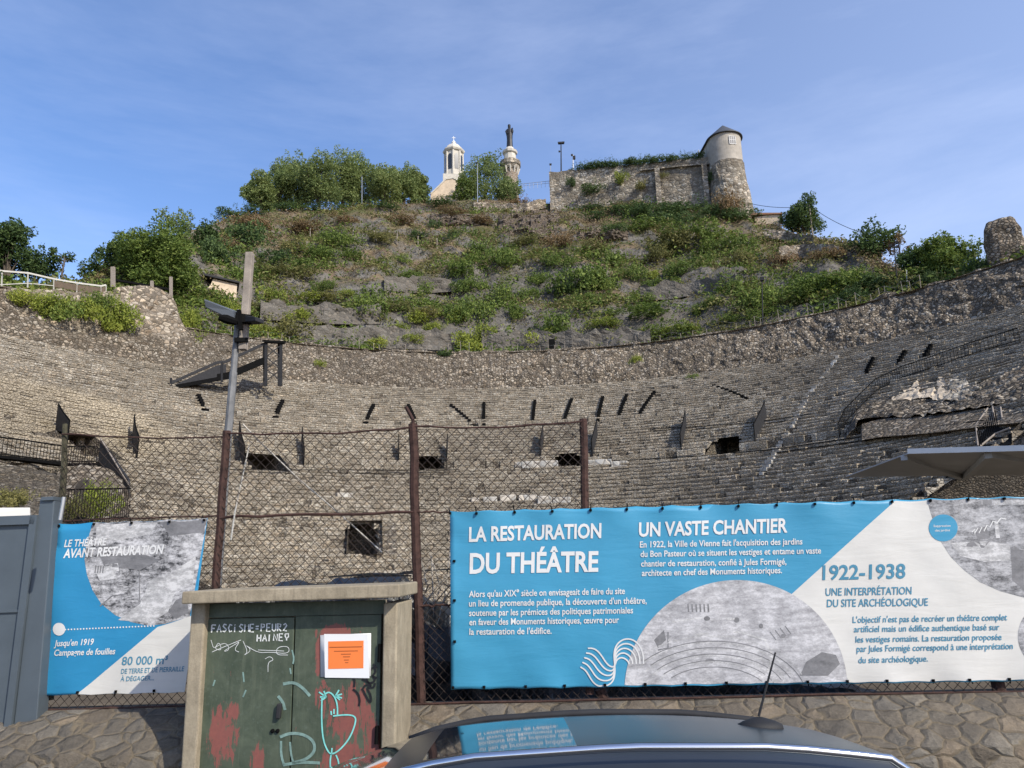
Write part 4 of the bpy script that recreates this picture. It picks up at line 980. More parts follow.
for x, y, w_, h_, kd in ((24,302,34,20,'yellow'), (42,309,42,27,'yellow'), (62,315,44,31,'green'), (84,314,42,30,'yellow'), (98,305,30,22,'green')):
    bush(x, y, w_, h_, kd, 'green creeper spilling over the pale retaining wall under the white railing', 'creepers under the white railing', cyl_hit(x, y, 59.0))
bush(117, 314, 44, 36, 'yellow', 'yellowish shrub at the right end of the creepers on the retaining wall', None, cyl_hit(112, 318, 58.9))
bush(118, 328, 30, 24, 'yellow', 'lowest creeper hanging in a point down the pale retaining wall', None, cyl_hit(116, 328, 58.7))
bush(318, 368, 14, 12, 'yellow', 'small yellow green shrub on the rubble bank above the seats, left of centre', None, cavea_hit(320, 366)[0])
bush(636, 364, 14, 14, 'yellow', 'small yellow green shrub on the rubble bank above the seats, right of centre', None, cavea_hit(636, 362)[0])
bush(445, 356, 16, 8, 'dark', 'dark green tuft on the top edge of the rubble bank near the middle', None, cavea_hit(445, 355)[0])
bush(693, 380, 16, 9, 'green', 'small green tuft at the foot of the rubble bank above the right seats', None, cavea_hit(693, 379)[0])
bush(198, 343, 28, 20, 'yellow', 'yellow green weeds at the right end of the pale retaining wall', None, cyl_hit(198, 342, 60.4))
bush(190, 318, 22, 26, 'yellow', 'yellow green shrub between the retaining wall and the small cream building', None, cyl_hit(190, 322, 62))
M['off_white'] = mat_plain('off_white_paint', (.46,.44,.39), .6, 0, .12, 2)
M['brown_panel'] = mat_plain('brown_sheet', (.10,.07,.045), .7, 0, .2, 3)
# white railing on it
o = empty('white_railing', cyl_hit(50, 292, 60.6), 'white metal railing along the top of the retaining wall on the left', 'railing'); tops = [(-40,262,288), (2,271,287), (28,273,285), (54,279,287), (77,283,291), (101,286,295), (106,285,297)]
T = [cyl_hit(x, a, 60.7) for x, a, b in tops]; Bt = [cyl_hit(x, b, 60.7) for x, a, b in tops]
q = MB(); [q.bar(a, b, .10, .18) for a, b in zip(T, T[1:])]; q.build('top_rail', M['off_white'], o)
q = MB(); [q.bar(a.lerp(c, .85), b.lerp(d, .85), .06, .08) for a, b, c, d in zip(T, T[1:], Bt, Bt[1:])]; q.build('lower_rail', M['off_white'], o)
for a, b in zip(T, Bt): q = MB(); q.bar(b - Vector((0,0,.3)), a, .10, .10); q.build('post', M['off_white'], o)
q = MB(); [q.add([a - Vector((0,0,.2)), b - Vector((0,0,.2)), d, c], [(0,1,2,3)]) for a, b, c, d in list(zip(T, T[1:], Bt, Bt[1:]))[3:]]
pn = q.build('panel', M['brown_panel'], o); pn.modifiers.new('thick', 'SOLIDIFY').thickness = .04
for i, (x, yt, yb) in enumerate(((113,267,287), (152,281,296), (171,277,300))):
    a, b = cyl_hit(x, yt, 60.8), cyl_hit(x, yb, 60.8); q = MB(); q.bar(b, a, .42 if i == 0 else .3, .3); tag(q.build('concrete_post', M['wood']), ['thick concrete post at the right end of the white railing', 'short concrete post on the retaining wall under the big rounded tree', 'tall concrete post at the right end of the retaining wall'][i], 'post')
q = MB(); A, B, C_ = cyl_hit(115, 280, 61), cyl_hit(150, 286, 61), cyl_hit(172, 290, 61); q.bar(A, B, .3, .25); q.bar(B, C_, .3, .25); tag(q.build('timber_beam', M['black']), 'dark beam along the top of the retaining wall under the big rounded tree', 'beam')
# small cream building
bp, rt, bk = frame_at(216, 305, 108); zz = lambda y: zat(216, y, 108); sm = px_m(bp)
o = empty('shed', bp, 'small cream building with a sagging roof, half hidden on the slope beside the floodlight pole', 'building')
q = MB(); q.hexa([Vector((bp.x, bp.y, 0)) + rt*x*sm + Vector((0,0,z)) for x, z in ((-15,zz(309)), (17,zz(309)), (17,zz(282)), (2,zz(280)), (-4,zz(279)), (-6,zz(286)), (-15,zz(294)))], bk * 4); fixnormals(q.build('wall', M['warm_wall'], o))
q = MB(); q.hexa([Vector((bp.x, bp.y, 0)) + rt*x*sm - bk*.5 + Vector((0,0,z)) for x, z in ((-14,zz(277.5)), (19,zz(281.5)), (19,zz(280)), (-14,zz(275.5)))], bk * 5); fixnormals(q.build('roof', M['dark_grey'], o))
q = MB(); q.hexa([Vector((bp.x, bp.y, 0)) + rt*x*sm - bk*.6 + Vector((0,0,z)) for x, z in ((0,zz(309)), (19,zz(310)), (17,zz(301)), (2,zz(297)))], bk * .5); fixnormals(q.build('rusty_sheet', M['tile'], o))
# steel viewing ramp with truss legs
P0 = cavea_hit(172, 386)[0]; D0 = math.hypot(P0.x, P0.y) - .6
o = empty('steel_ramp', P0, 'dark steel ramp climbing right to a platform on lattice legs above the left seats', 'ramp')
def rp3(px, py, dd=0): return at_dist(px, py, D0 + dd)
ln = [(171,383), (217,362.5), (225,362), (268,342), (285,343)]
q = MB()
for dd in (0, 1.6): [q.bar(rp3(a[0], a[1], dd), rp3(b[0], b[1], dd), .12, .3) for a, b in zip(ln, ln[1:])]
q.build('handrail', M['dark_grey'], o)
q = MB(); ln2 = [(176,385), (217,374), (228,372), (266,356)]
for dd in (0, 1.6): [q.hexa([rp3(*a, dd), rp3(*b, dd), rp3(b[0], b[1] + 7, dd), rp3(a[0], a[1] + 3 + 4 * min(1, i), dd)], Vector((0, .12, 0))) for i, (a, b) in enumerate(zip(ln2, ln2[1:]))]
[q.hexa([rp3(a[0], a[1] + 3, 0), rp3(b[0], b[1] + 3, 0), rp3(b[0], b[1] + 3, 1.6), rp3(a[0], a[1] + 3, 1.6)], Vector((0,0,-.12))) for a, b in zip(ln2, ln2[1:])]
fixnormals(q.build('deck', M['black'], o))
q = MB(); q.hexa([rp3(174, 385), rp3(217, 377), rp3(226, 375), rp3(226, 364), rp3(217, 365.5)], Vector((0, .06, 0))); fixnormals(q.build('side_panel', M['dark_grey'], o))
for x, dd in ((171,0), (222,0), (222,1.6)):
    q = MB(); q.bar(rp3(x, 362 if x > 200 else 378, dd), rp3(x, 382 if x > 200 else 389, dd), .2, .2); q.build('leg', M['dark_grey'], o)
for x, dd in ((266,0), (281,0), (264.5,2), (279,2)):
    q = MB(); q.bar(rp3(x, 343, dd), rp3(x, 386, dd), .26, .26); q.build('leg', M['dark_grey'], o)
q = MB()
for dd in (0, 2):
    for y in (345, 357, 369): q.bar(rp3(266, y, dd), rp3(281, y + 12, dd), .1, .1); q.bar(rp3(281, y, dd), rp3(266, y + 12, dd), .1, .1)
q.build('bracing', M['dark_grey'], o)
q = MB(); q.hexa([rp3(262, 342, -.4), rp3(286, 343, -.4), rp3(286, 343, 2.6), rp3(262, 342, 2.6)], Vector((0,0,.25))); fixnormals(q.build('platform', M['black'], o))

M['mound_rubble'] = mat_stone('mound_rubble', (.09,.075,.058), (.24,.20,.15), (.62,.54,.42), 2.6, 1.2, mortar=(.05,.042,.032), stain=.4, mw=.16, bump=1., bd=.15)
# right side: rubble mound with a dark wall, pale rock, railings, stage canopy
mound('rubble_mound', [(845,434,440), (858,408,421), (872,398,417), (900,396,416), (950,401,412), (985,392,405), (1024,372,400), (1110,340,396)], 3.7, .9, M['mound_rubble'], 'rubble mound capping the dark retaining wall on the shaded right side', amp=.3, rows_=14, rel=True)
q = MB()
WL = [(862,428,440), (880,423,437), (930,419,433), (985,412,426), (1024,406,422), (1110,398,420)]
for a, b in zip(WL, WL[1:]):
    q.hexa([front(a[0], a[2], 2.4), front(b[0], b[2], 2.4), front(b[0], b[1] - 4, 3.1), front(a[0], a[1] - 4, 3.1)], Vector((.1, .4, 0)))
tag(fixnormals(q.build('retaining_wall', M['rubble'])), 'low dark retaining wall under the rubble mound on the right', 'stone wall')
M['pale_rock'] = mat_plain('pale_rock', (.46,.38,.28), .9, 0, .35, 1.5, .2, .6)
mound('rock_outcrop', [(893,398,400), (912,387,399), (922,376,398), (936,373,399), (947,383,400), (962,398,401)], 1.6, 1.0, M['pale_rock'], 'pale broken rock face above the rubble mound on the right', 'rock', 10, 30, .3, rel=True)
mound('boulder', [(944,388,400), (952,378,400), (965,378,400), (972,390,400)], 1.8, 1.0, M['fort'], 'grey boulder beside the pale broken rock on the right', 'rock', 8, 16, .2, rel=True)
mound('rubble_mound', [(960,394,400), (1000,372,392), (1024,360,380), (1110,335,350)], 1.5, .8, M['rubble'], 'upper dark rubble ridge at the right edge above the steel stair', amp=.3, rel=True)
RL = [(843,440), (850,424), (866,407), (880,393), (905,381), (935,371), (975,357), (1024,343)]
L3 = []
for x, y in RL:
    p, th, rr = cavea_hit(x, y); L3.append(pol(th, rr - .5, smooth_prof(rr) + .1))
rail(L3, 'dark barred railing curving up the right side above the rubble mound', 1.1, 80, .035)
rail([front(640, 463, .6), front(700, 460, .6), front(770, 454, .6), front(850, 443, .6), front(930, 433, .6), front(985, 426, .6)], 'long thin dark rail along the walkway on the right half of the seating', .35, 8, .035)
rail([cavea_hit(x, y)[0] - Vector((0, .4, 0)) for x, y in ((655,432), (690,430.5), (730,428), (770,424), (810,418))], 'thin dark handrail across the middle seats on the right', .3, 6, .03)
rail([cavea_hit(x, y)[0] - Vector((0, .5, 0)) for x, y in ((222,473.5), (300,474), (380,474), (460,473.5))], 'long thin dark rail along the walkway on the left half of the seating', .3, 8, .03)
# steel stair far right
o = empty('steel_stair', front(990, 440, 2), 'dark steel stair with pale handrails at the right edge above the canopy', 'stairs')
q = MB(); [q.tube([front(a[0], a[1], 2.2), front(b[0], b[1], 2.2)], .055, 5) for a, b in (((976,425,52), (992,402,54)), ((992,402,54), (994,418,54)), ((1000,402,54.5), (1002,418,54.5)), ((976,425,52), (978,446,52)), ((978,448,51), (995,434,52.5)), ((995,434,52.5), (1010,428,53.5)))]; q.build('handrail', M['wood'], o)
q = MB()
for i in range(12):
    a = front(980 + i * 1.6, 447 - i * 1.9, 2.2); q.tube([a, a + Vector((0, 0, .9))], .03, 4)
q.build('balusters', M['black'], o)['kind'] = 'stuff'
q = MB(); q.hexa([front(976, 450, 1.8), front(1012, 444, 1.8), front(1012, 432, 1.8), front(990, 424, 1.8), front(978, 440, 1.8)], Vector((.2, .5, 0))); fixnormals(q.build('side_panel', M['black'], o))
mound('rubble_mound', [(985,428,450), (1000,424,450), (1024,416,450), (1110,400,450)], 1.2, .8, M['rubble'], 'rubble bank at the right picture edge behind the steel stair', amp=.25, rel=True)
# stage canopy
M['canopy'] = mat_plain('grey_membrane', (.40,.41,.42), .7, 0, .1, .6)
o = empty('stage_canopy', at_dist(940, 470, 36), 'grey flat stage canopy with a white front edge, behind the big banner', 'canopy')
F0, F1 = at_dist(908, 454, 33), at_dist(1140, 447, 30); B0, B1 = at_dist(846, 477, 42), at_dist(1160, 474, 42)
q = MB(); q.hexa([F0, F1, B1, B0], Vector((0,0,.06))); fixnormals(q.build('roof', M['canopy'], o))
q = MB(); q.bar(F0 + Vector((0,-.05,.1)), F1 + Vector((0,-.05,.06)), .12, .2); q.build('edge_beam', M['white'], o)
q = MB(); m0 = F0.lerp(F1, .02) + Vector((0, .6, .05)); [q.bar(a - Vector((0,0,.12)), b - Vector((0,0,.12)), .25, .2) for a, b in ((m0, B0.lerp(B1, .42)), (F0.lerp(F1, .45) + Vector((0,.6,.05)), B0.lerp(B1, .42)), (F0.lerp(F1, .45) + Vector((0,.6,.05)), B0.lerp(B1, .95)))]; q.build('truss', M['canopy'], o)
for f in (.98,):
    p = F0.lerp(F1, f); q = MB(); q.bar(Vector((p.x, p.y + 3, -1.5)), p + Vector((0, 3, -.9)), .3, .3); q.build('column', M['dark_grey'], o)
# ------------------------------------------------------------------ ground, street
def gz(x, y):
    if y < 5.0: return -.01
    if y < 5.6: return -.01 + (y - 5.0) / .6 * .36
    if y < 15: return .35 + (Z0 - .08 - .35) * (y - 5.6) / 9.4
    return Z0 - .08
ys = [-3000, -300, -60, -12, 3, 5.0, 5.2, 5.6, 6.5, 8, 10, 12, 15, 25, 60, 300, 3000]; xs = [-3000, -300, -60, -20, -10, -5, 0, 5, 10, 20, 60, 300, 3000]
q = MB(); q.v = [(x, y, gz(x, y)) for y in ys for x in xs]
for j in range(len(ys) - 1):
    for i in range(len(xs) - 1): a = j*len(xs)+i; q.f.append((a, a+1, a+len(xs)+1, a+len(xs))); q.m.append(0)
tag(q.build('ground', M['earth']), 'bare earth ground around the theatre', 'ground', kind='structure')
M['asphalt'] = mat_plain('asphalt', (.055,.055,.057), .9, 0, .25, 14, .3, .4)
M['pave'] = mat_plain('pavement_concrete', (.26,.25,.23), .9, 0, .2, 8, .3, .2)
q = MB(); q.add([(-60,-9,0), (60,-9,0), (60,3.75,0), (-60,3.75,0)], [(0,1,2,3)]); tag(q.build('street', M['asphalt']), 'asphalt street in front of the wall', 'street', kind='structure')
q = MB(); q.box((-60,3.75,-.02), (60,5.02,.12)); tag(q.build('pavement', M['pave']), 'raised pavement with kerb between street and wall', 'pavement', kind='structure')

# ------------------------------------------------------------------ street wall carrying the fence
def street_wall(pts_back, pts_front, label, seed):
    """pts: (px, py) of the back edge at the fence and of the front edge of the sloping top"""
    q = MB(); N = 70; rows_ = 8; low = 10
    for j in range(rows_ + low + 1):
        for i in range(N + 1):
            f = i / N
            A = FENCE.hit(*[pts_back[0][k] + (pts_back[1][k] - pts_back[0][k]) * f for k in (0, 1)], .03); B = FENCE.hit(*[pts_front[0][k] + (pts_front[1][k] - pts_front[0][k]) * f for k in (0, 1)], .42)
            if j <= rows_: p = A.lerp(B, j / rows_)
            else: p = Vector((B.x, B.y - .02, B.z * (1 - (j - rows_) / low) + .05 * (j - rows_) / low))
            d = fbm(p, 3.2, 4) * .028 + noise.cell(p * 4.5) * .012
            n = Vector((0, -.7, .7)) if j <= rows_ else Vector((0, -1, 0))
            q.v.append(tuple(p + n * (d if j else d * .3)))
    for j in range(rows_ + low):
        for i in range(N): a = j*(N+1)+i; q.f.append((a+1, a, a+N+1, a+N+2)); q.m.append(0)
    # ends and back
    b = len(q.v)
    for i in (0, N):
        for j in range(rows_ + low + 1): v = q.v[j*(N+1)+i]; q.v.append((v[0], FENCE.y0 + FENCE.k * v[0] + .12, v[2]))
    m = rows_ + low + 1
    for e, i in ((0, 0), (1, N)):
        for j in range(m - 1): a = j*(N+1)+i; c = (j+1)*(N+1)+i; q.f.append((a, b+e*m+j, b+e*m+j+1, c)); q.m.append(0)
    q.f.append((0, N, b + m, b)); q.m.append(0)
    return tag(fixnormals(q.build('street_wall', M['lowwall'], smooth=False)), label, 'stone wall')
street_wall(((-140, 716), (187, 707)), ((-140, 762), (186, 752)), 'rough stone street wall under the small banner, left of the electrical cabinet', 1)
street_wall(((404, 706), (1180, 689)), ((396, 757), (1240, 741)), 'rough stone street wall under the big banner, behind the car', 2)

# ------------------------------------------------------------------ chain link fence
M['rust'] = mat_plain('rusty_steel', (.055,.029,.023), .85, .1, .5, 18, .3, .4)
M['wire'] = mat_plain('rusty_wire', (.045,.032,.026), .8, .2, .4, 20)
M['moss'] = mat_plain('mossy_wood', (.06,.055,.035), .9, 0, .4, 16, .2, .4)
fo = empty('chain_link_fence', FENCE.hit(430, 706), 'rusty chain link fence on the stone wall, carrying both banners', 'fence')
zb, zm, zt = FENCE.hit(430, 706).z, FENCE.hit(412, 516.5).z, FENCE.hit(412, 428).z
sL, sM, sR = FENCE.hit(61, 480).x, FENCE.hit(587, 470).x, FENCE.hit(1130, 600).x
def mesh_panel(s0, s1, z0, z1, pitch, rw, sag=0):
    q = MB(); c = pitch * math.sqrt(2); k = -(z1 - z0)
    def P(s, z, o): return Vector((s, FENCE.y0 + FENCE.k * s + o + .006*math.sin(s*1.3+z), z + .012*math.sin(s*2.7)))
    while k < s1 - s0:
        a = max(0, -k); b = min(z1 - z0, s1 - s0 - k)
        if b > a:
            jt = random.gauss(0, pitch * .05)
            q.tube([P(s0+k+a+jt, z0+a, .003), P(s0+k+(a+b)/2, z0+(a+b)/2, .003), P(s0+k+b+jt, z0+b, .003)], rw, 3, cap=False)
            q.tube([P(s1-k-a+jt, z0+a, -.003), P(s1-k-(a+b)/2, z0+(a+b)/2, -.003), P(s1-k-b+jt, z0+b, -.003)], rw, 3, cap=False)
        k += c
    return q.build('wire_mesh', M['wire'], fo)
mesh_panel(sL, sM, zm, zt, .050, .0027); mesh_panel(sL, sR, zb + .01, zm, .044, .0023)
def frail(a, b, r=.008, sag=.0):
    q = MB(); n = 10; q.tube([a.lerp(b, i/n) + Vector((0, 0, -sag*4*(i/n)*(1-i/n) + random.gauss(0,.004))) for i in range(n+1)], r, 6); return q.build('rail', M['rust'], fo)
frail(FENCE.hit(62, 433), FENCE.hit(226, 437), .006, .02); frail(FENCE.hit(226, 433), FENCE.hit(412, 428), .007, .02); frail(FENCE.hit(412, 427), FENCE.hit(585, 421), .007, .02)
frail(FENCE.hit(56, 521), FENCE.hit(220, 516), .006); frail(FENCE.hit(220, 517), FENCE.hit(415, 512), .011); frail(FENCE.hit(415, 512), FENCE.hit(452, 512), .006); frail(FENCE.hit(419, 606), FENCE.hit(452, 605), .008)
frail(FENCE.hit(404, 704, .01), FENCE.hit(1120, 689, .01), .008); frail(FENCE.hit(30, 711, .01), FENCE.hit(190, 706, .01), .008)
for (xt, yt, xb, yb, r) in ((227, 431, 207, 700, .030), (413, 424, 421, 706, .032), (583.5, 419, 590, 694, .028)):
    q = MB(); A, B = FENCE.hit(xb, yb, -.02), FENCE.hit(xt, yt, -.02); q.tube([B.lerp(A, i/8) + Vector((random.gauss(0,.003), 0, 0)) for i in range(9)], r, 8); q.build('post', M['rust'], fo)
q = MB(); q.tube([FENCE.hit(50, 700, -.03), FENCE.hit(58, 560, -.03), FENCE.hit(64, 470, -.03), FENCE.hit(65, 424, -.03)], [.024, .024, .022, .018], 7); q.build('post', M['moss'], fo)
q = MB(); q.tube([FENCE.hit(604, 700, -.03), FENCE.hit(600, 689, -.03)], .035, 8); q.build('post', M['rust'], fo)
q = MB(); q.tube([FENCE.hit(1000, 694, -.03), FENCE.hit(996, 676, -.03)], .04, 8); q.build('post', M['rust'], fo)
q = MB()
for (xa, ya, xb, yb) in ((406,407,413,420),(413,420,413,432)): q.tube([FENCE.hit(xa, ya, -.02), FENCE.hit(xb, yb, -.02)], .014, 6)
q.build('strut', M['rust'], fo)

# ------------------------------------------------------------------ banners
def printed(name, c0, c1, sc=14, lo=.35, hi=.65, dist=1.0):
    k = NT(name); v = k.coord(scale=(1, 1, 1.7)); a = k.noise(v, sc, 8, .78, dist * .25); b = k.noise(v, sc * .22, 3, .6)
    g = k.noise(k.coord(scale=(.6, .6, 2.4), rot=(0, R(-8), 0)), sc * .5, 4, .65, .4); h = k.noise(v, sc * 3, 3, .7); f = k.math('ADD', k.math('MULTIPLY', a, .35), k.math('MULTIPLY', b, .25)); f = k.math('ADD', f, k.math('ADD', k.math('MULTIPLY', g, .25), k.math('MULTIPLY', h, .15))); return k.done(k.ramp(f, [(lo, c0), (.5, tuple((x+y)/2 for x, y in zip(c0, c1))), (hi, c1)]), .5, 0, .3)
M['b_blue'] = mat_plain('banner_blue', (.047,.262,.42), .42, 0, .05, 2, .4)
M['b_blue2'] = mat_plain('banner_blue_deep', (.024,.215,.40), .42, 0, .05, 2, .4)
M['b_white'] = mat_plain('banner_white', (.575,.56,.52), .45, 0, .03, 2, .4)
M['ink'] = mat_plain('white_ink', (.62,.615,.595), .45, 0, .02, 2, .4)
M['inkblue'] = mat_plain('blue_ink', (.06,.215,.32), .45, 0, .05, 2, .4)
M['print_light'] = printed('photo_print_light', (.22,.215,.22), (.56,.55,.555), 26, .40, .57)
M['print_mid'] = printed('photo_print_grey', (.07,.07,.073), (.47,.465,.47), 24, .42, .58)
M['print_dark'] = printed('photo_print_contrast', (.03,.03,.032), (.58,.57,.57), 24, .43, .57)
M['grey_ink'] = printed('grey_ink', (.09,.09,.092), (.27,.265,.27), 22, .35, .65)
M['pale_ink'] = printed('pale_ink', (.22,.217,.215), (.58,.57,.56), 26, .40, .55)
def cloth(name, c):
    k = NT(name); v = k.coord(scale=(1, 1, 1.0), rot=(0, R(32), 0)); v2 = k.coord(scale=(1.2, 1, 6), rot=(0, R(35), 0))
    a = k.noise(v2, 1.6, 4, .55, .6); b = k.noise(v, 30, 3, .5); k.bump(k.math('ADD', a, k.math('MULTIPLY', b, .02)), .09, .05)
    d = k.noise(v, 2.2, 5, .7); return k.done(k.ramp(d, [(.3, tuple(x * .93 for x in c)), (.7, tuple(min(1, x * 1.05) for x in c))]), .42, 0, .4)
M['b_blue'] = cloth('banner_blue', (.047,.262,.42)); M['b_blue2'] = cloth('banner_blue_deep', (.024,.215,.40)); M['b_white'] = cloth('banner_white', (.575,.56,.52))
class Banner:
    def __init__(s, plane, off, corners, amp, seed, up):
        s.pl = plane; s.off = off; s.c = corners; s.amp = amp; s.seed = seed; s.up = up
    def map(s, px, py, lay=0):
        if s.amp:
            (tl, tr, br, bl) = s.c; f = (px - tl[0]) / (tr[0] - tl[0]); yt = tl[1] + (tr[1] - tl[1]) * f; yb = bl[1] + (br[1] - bl[1]) * f; nn = (tr[0] - tl[0]) / 37.0
            py += 1.5 * abs(math.sin(math.pi * f * nn)) * math.exp(-abs(py - yt) / 9) - 1.1 * abs(math.sin(math.pi * f * nn)) * math.exp(-abs(yb - py) / 9)
        p = s.pl.hit(px, py); u = Vector((p.x * .9, s.seed, p.z * .7))
        w_ = noise.noise(u) * s.amp + noise.noise(u * 3.1) * s.amp * .45 + noise.noise(Vector((p.x * 6 + p.z * 4, s.seed, p.z * 3))) * s.amp * .14
        # pull wrinkles running in from the ties on the edges
        ed = s.edge(px, py); w_ += s.amp * .42 * math.sin(p.x * 14 + p.z * 5) * math.exp(-ed / 16)
        dl = math.hypot((px - s.c[0][0]) * .7, py - (s.c[0][1] + s.c[3][1]) / 2); w_ += s.amp * .30 * noise.noise(Vector((p.x * 5 + p.z * 9, s.seed + 4, p.x * 2 - p.z * 2))) * math.exp(-(px - s.c[0][0]) / 90)
        return s.pl.hit(px, py, s.off + w_ + lay)
    def edge(s, px, py):
        (tl, tr, br, bl) = s.c; f = (px - tl[0]) / (tr[0] - tl[0]); yt = tl[1] + (tr[1] - tl[1]) * f; yb = bl[1] + (br[1] - bl[1]) * f
        return max(0, min(abs(py - yt), abs(yb - py), abs(px - tl[0])))
    def poly(s, name, polys, mat, parent, lay, step=7, thick=0):
        bm = bmesh.new()
        for P in polys:
            try: bm.faces.new([bm.verts.new((x, y, 0)) for x, y in P])
            except Exception: pass
        x0 = min(x for P in polys for x, y in P); x1 = max(x for P in polys for x, y in P); y0 = min(y for P in polys for x, y in P); y1 = max(y for P in polys for x, y in P)
        bmesh.ops.triangulate(bm, faces=bm.faces[:])
        for ax, a, b in ((0, x0, x1), (1, y0, y1)):
            t = math.floor(a / step) * step + step
            while t < b:
                co = [0,0,0]; no = [0,0,0]; co[ax] = t; no[ax] = 1
                bmesh.ops.bisect_plane(bm, geom=bm.verts[:] + bm.edges[:] + bm.faces[:], plane_co=co, plane_no=no, dist=1e-4); t += step
        for v in bm.verts: v.co = s.map(v.co.x, v.co.y, lay)
        return s.finish(bm, name, mat, parent, thick)
    def marks(s, polys, mat, parent, lay):
        for P in polys: s.poly('print_mark', [P], mat, parent, lay)
    def finish(s, bm, name, mat, parent, thick=0):
        n = s.pl.n
        for f in bm.faces:
            f.normal_update()
            if f.normal.dot(n) < 0: f.normal_flip()
            f.smooth = 'heading' not in name and 'paragraph' not in name
        me = bpy.data.meshes.new(name); off = parent.matrix_world.translation if parent else Vector()
        q_ = parent; off = Vector()
        while q_ is not None: off = off + q_.location; q_ = q_.parent
        for v in bm.verts: v.co = v.co - off
        bm.to_mesh(me); bm.free(); me.materials.append(M[mat]); o = bpy.data.objects.new(name, me); col.objects.link(o); o.parent = parent
        if thick: md = o.modifiers.new('thick', 'SOLIDIFY'); md.thickness = thick; md.offset = -1
        return o
    def text(s, lines, name, mat, parent, lay=.004, bold=.0, shear=0.0):
        """lines: (string, x0, y0, x1, y1, cap height px) along the baseline"""
        bm = bmesh.new()
        for (t, x0, y0, x1, y1, cap) in lines:
            cu = bpy.data.curves.new('t', 'FONT'); cu.body = t; cu.size = 1; cu.offset = bold; cu.resolution_u = 3; cu.shear = shear
            ob = bpy.data.objects.new('t', cu); me = bpy.data.meshes.new_from_object(ob)
            if len(me.vertices):
                xa = min(v.co.x for v in me.vertices); xb = max(v.co.x for v in me.vertices); sy = cap / CAPH
                dx, dy = (x1 - x0), (y1 - y0); b = bmesh.new(); b.from_mesh(me)
                for v in b.verts:
                    f = (v.co.x - xa) / (xb - xa); h = v.co.y * sy; v.co = (x0 + dx * f + s.up[0] * h, y0 + dy * f + s.up[1] * h, 0)
                m2 = bpy.data.meshes.new('t2'); b.to_mesh(m2); b.free(); bm.from_mesh(m2); bpy.data.meshes.remove(m2)
            bpy.data.objects.remove(ob); bpy.data.curves.remove(cu); bpy.data.meshes.remove(me)
        bmesh.ops.triangulate(bm, faces=bm.faces[:])
        for ax in (0, 1):
            lo = min(v.co[ax] for v in bm.verts); hi = max(v.co[ax] for v in bm.verts); t = math.floor(lo / 7) * 7 + 7
            while t < hi:
                co = [0,0,0]; no = [0,0,0]; co[ax] = t; no[ax] = 1
                bmesh.ops.bisect_plane(bm, geom=bm.verts[:] + bm.edges[:] + bm.faces[:], plane_co=co, plane_no=no, dist=1e-4); t += 7
        for v in bm.verts: v.co = s.map(v.co.x, v.co.y, lay)
        return s.finish(bm, name, mat, parent)
    def stroke(s, lines, name, mat, parent, lay=.004, w=1.4):
        bm = bmesh.new()
        for L in lines:
            ww = w
            if isinstance(L, tuple): L, ww = L
            L = [p_ for p_ in L if p_[1] < s.c[3][1] + (s.c[2][1] - s.c[3][1]) * (p_[0] - s.c[3][0]) / (s.c[2][0] - s.c[3][0]) - 1.5]
            prev = None; P = [Vector((x, y, 0)) for x, y in L]
            for i, p in enumerate(P):
                d = (P[min(i+1, len(P)-1)] - P[max(i-1, 0)])
                if d.length < 1e-6: continue
                d.normalize(); n = Vector((-d.y, d.x, 0)) * ww / 2
                a, b = bm.verts.new(s.map(p.x+n.x, p.y+n.y, lay)), bm.verts.new(s.map(p.x-n.x, p.y-n.y, lay))
                if prev: bm.faces.new((prev[0], a, b, prev[1]))
                prev = (a, b)
        return s.finish(bm, name, mat, parent)
_c = bpy.data.curves.new('t', 'FONT'); _c.body = 'H'; _o = bpy.data.objects.new('t', _c); _m = bpy.data.meshes.new_from_object(_o); CAPH = max(v.co.y for v in _m.vertices)
bpy.data.objects.remove(_o); bpy.data.meshes.remove(_m)
def ell(cx, cy, rx, ry, a0=0, a1=360, n=48): return [(cx + rx*math.cos(R(a0 + (a1-a0)*i/n)), cy - ry*math.sin(R(a0 + (a1-a0)*i/n))) for i in range(n if abs(a1-a0) == 360 else n+1)]
def quad_at(c, f, g): (tl, tr, br, bl) = c; t = (tl[0]+(tr[0]-tl[0])*f, tl[1]+(tr[1]-tl[1])*f); b = (bl[0]+(br[0]-bl[0])*f, bl[1]+(br[1]-bl[1])*f); return (t[0]+(b[0]-t[0])*g, t[1]+(b[1]-t[1])*g)
def ties(B, root, fs_top, fs_bot, gs_left):
    pts = [quad_at(B.c, f, .012) for f in fs_top] + [quad_at(B.c, f, .988) for f in fs_bot] + [quad_at(B.c, .006, g) for g in gs_left]
    for i, (x, y) in enumerate(pts):
        q = MB(); a = B.map(x, y, .008)
        if i < len(fs_top): dx, dy = random.uniform(-2, 1), -random.uniform(3, 6)
        elif i < len(fs_top) + len(fs_bot): dx, dy = random.uniform(-1, 3), random.uniform(2, 4)
        else: dx, dy = -4, random.uniform(-2, 2)
        b = B.pl.hit(x + dx, y + dy, .012); q.tube([a, a.lerp(b, .5) + Vector((0, -.006, 0)), b], .004, 4)
        q.lathe(a, [(.009, -.008), (.009, .008)], 8); q.build('tie', M['black'], root)
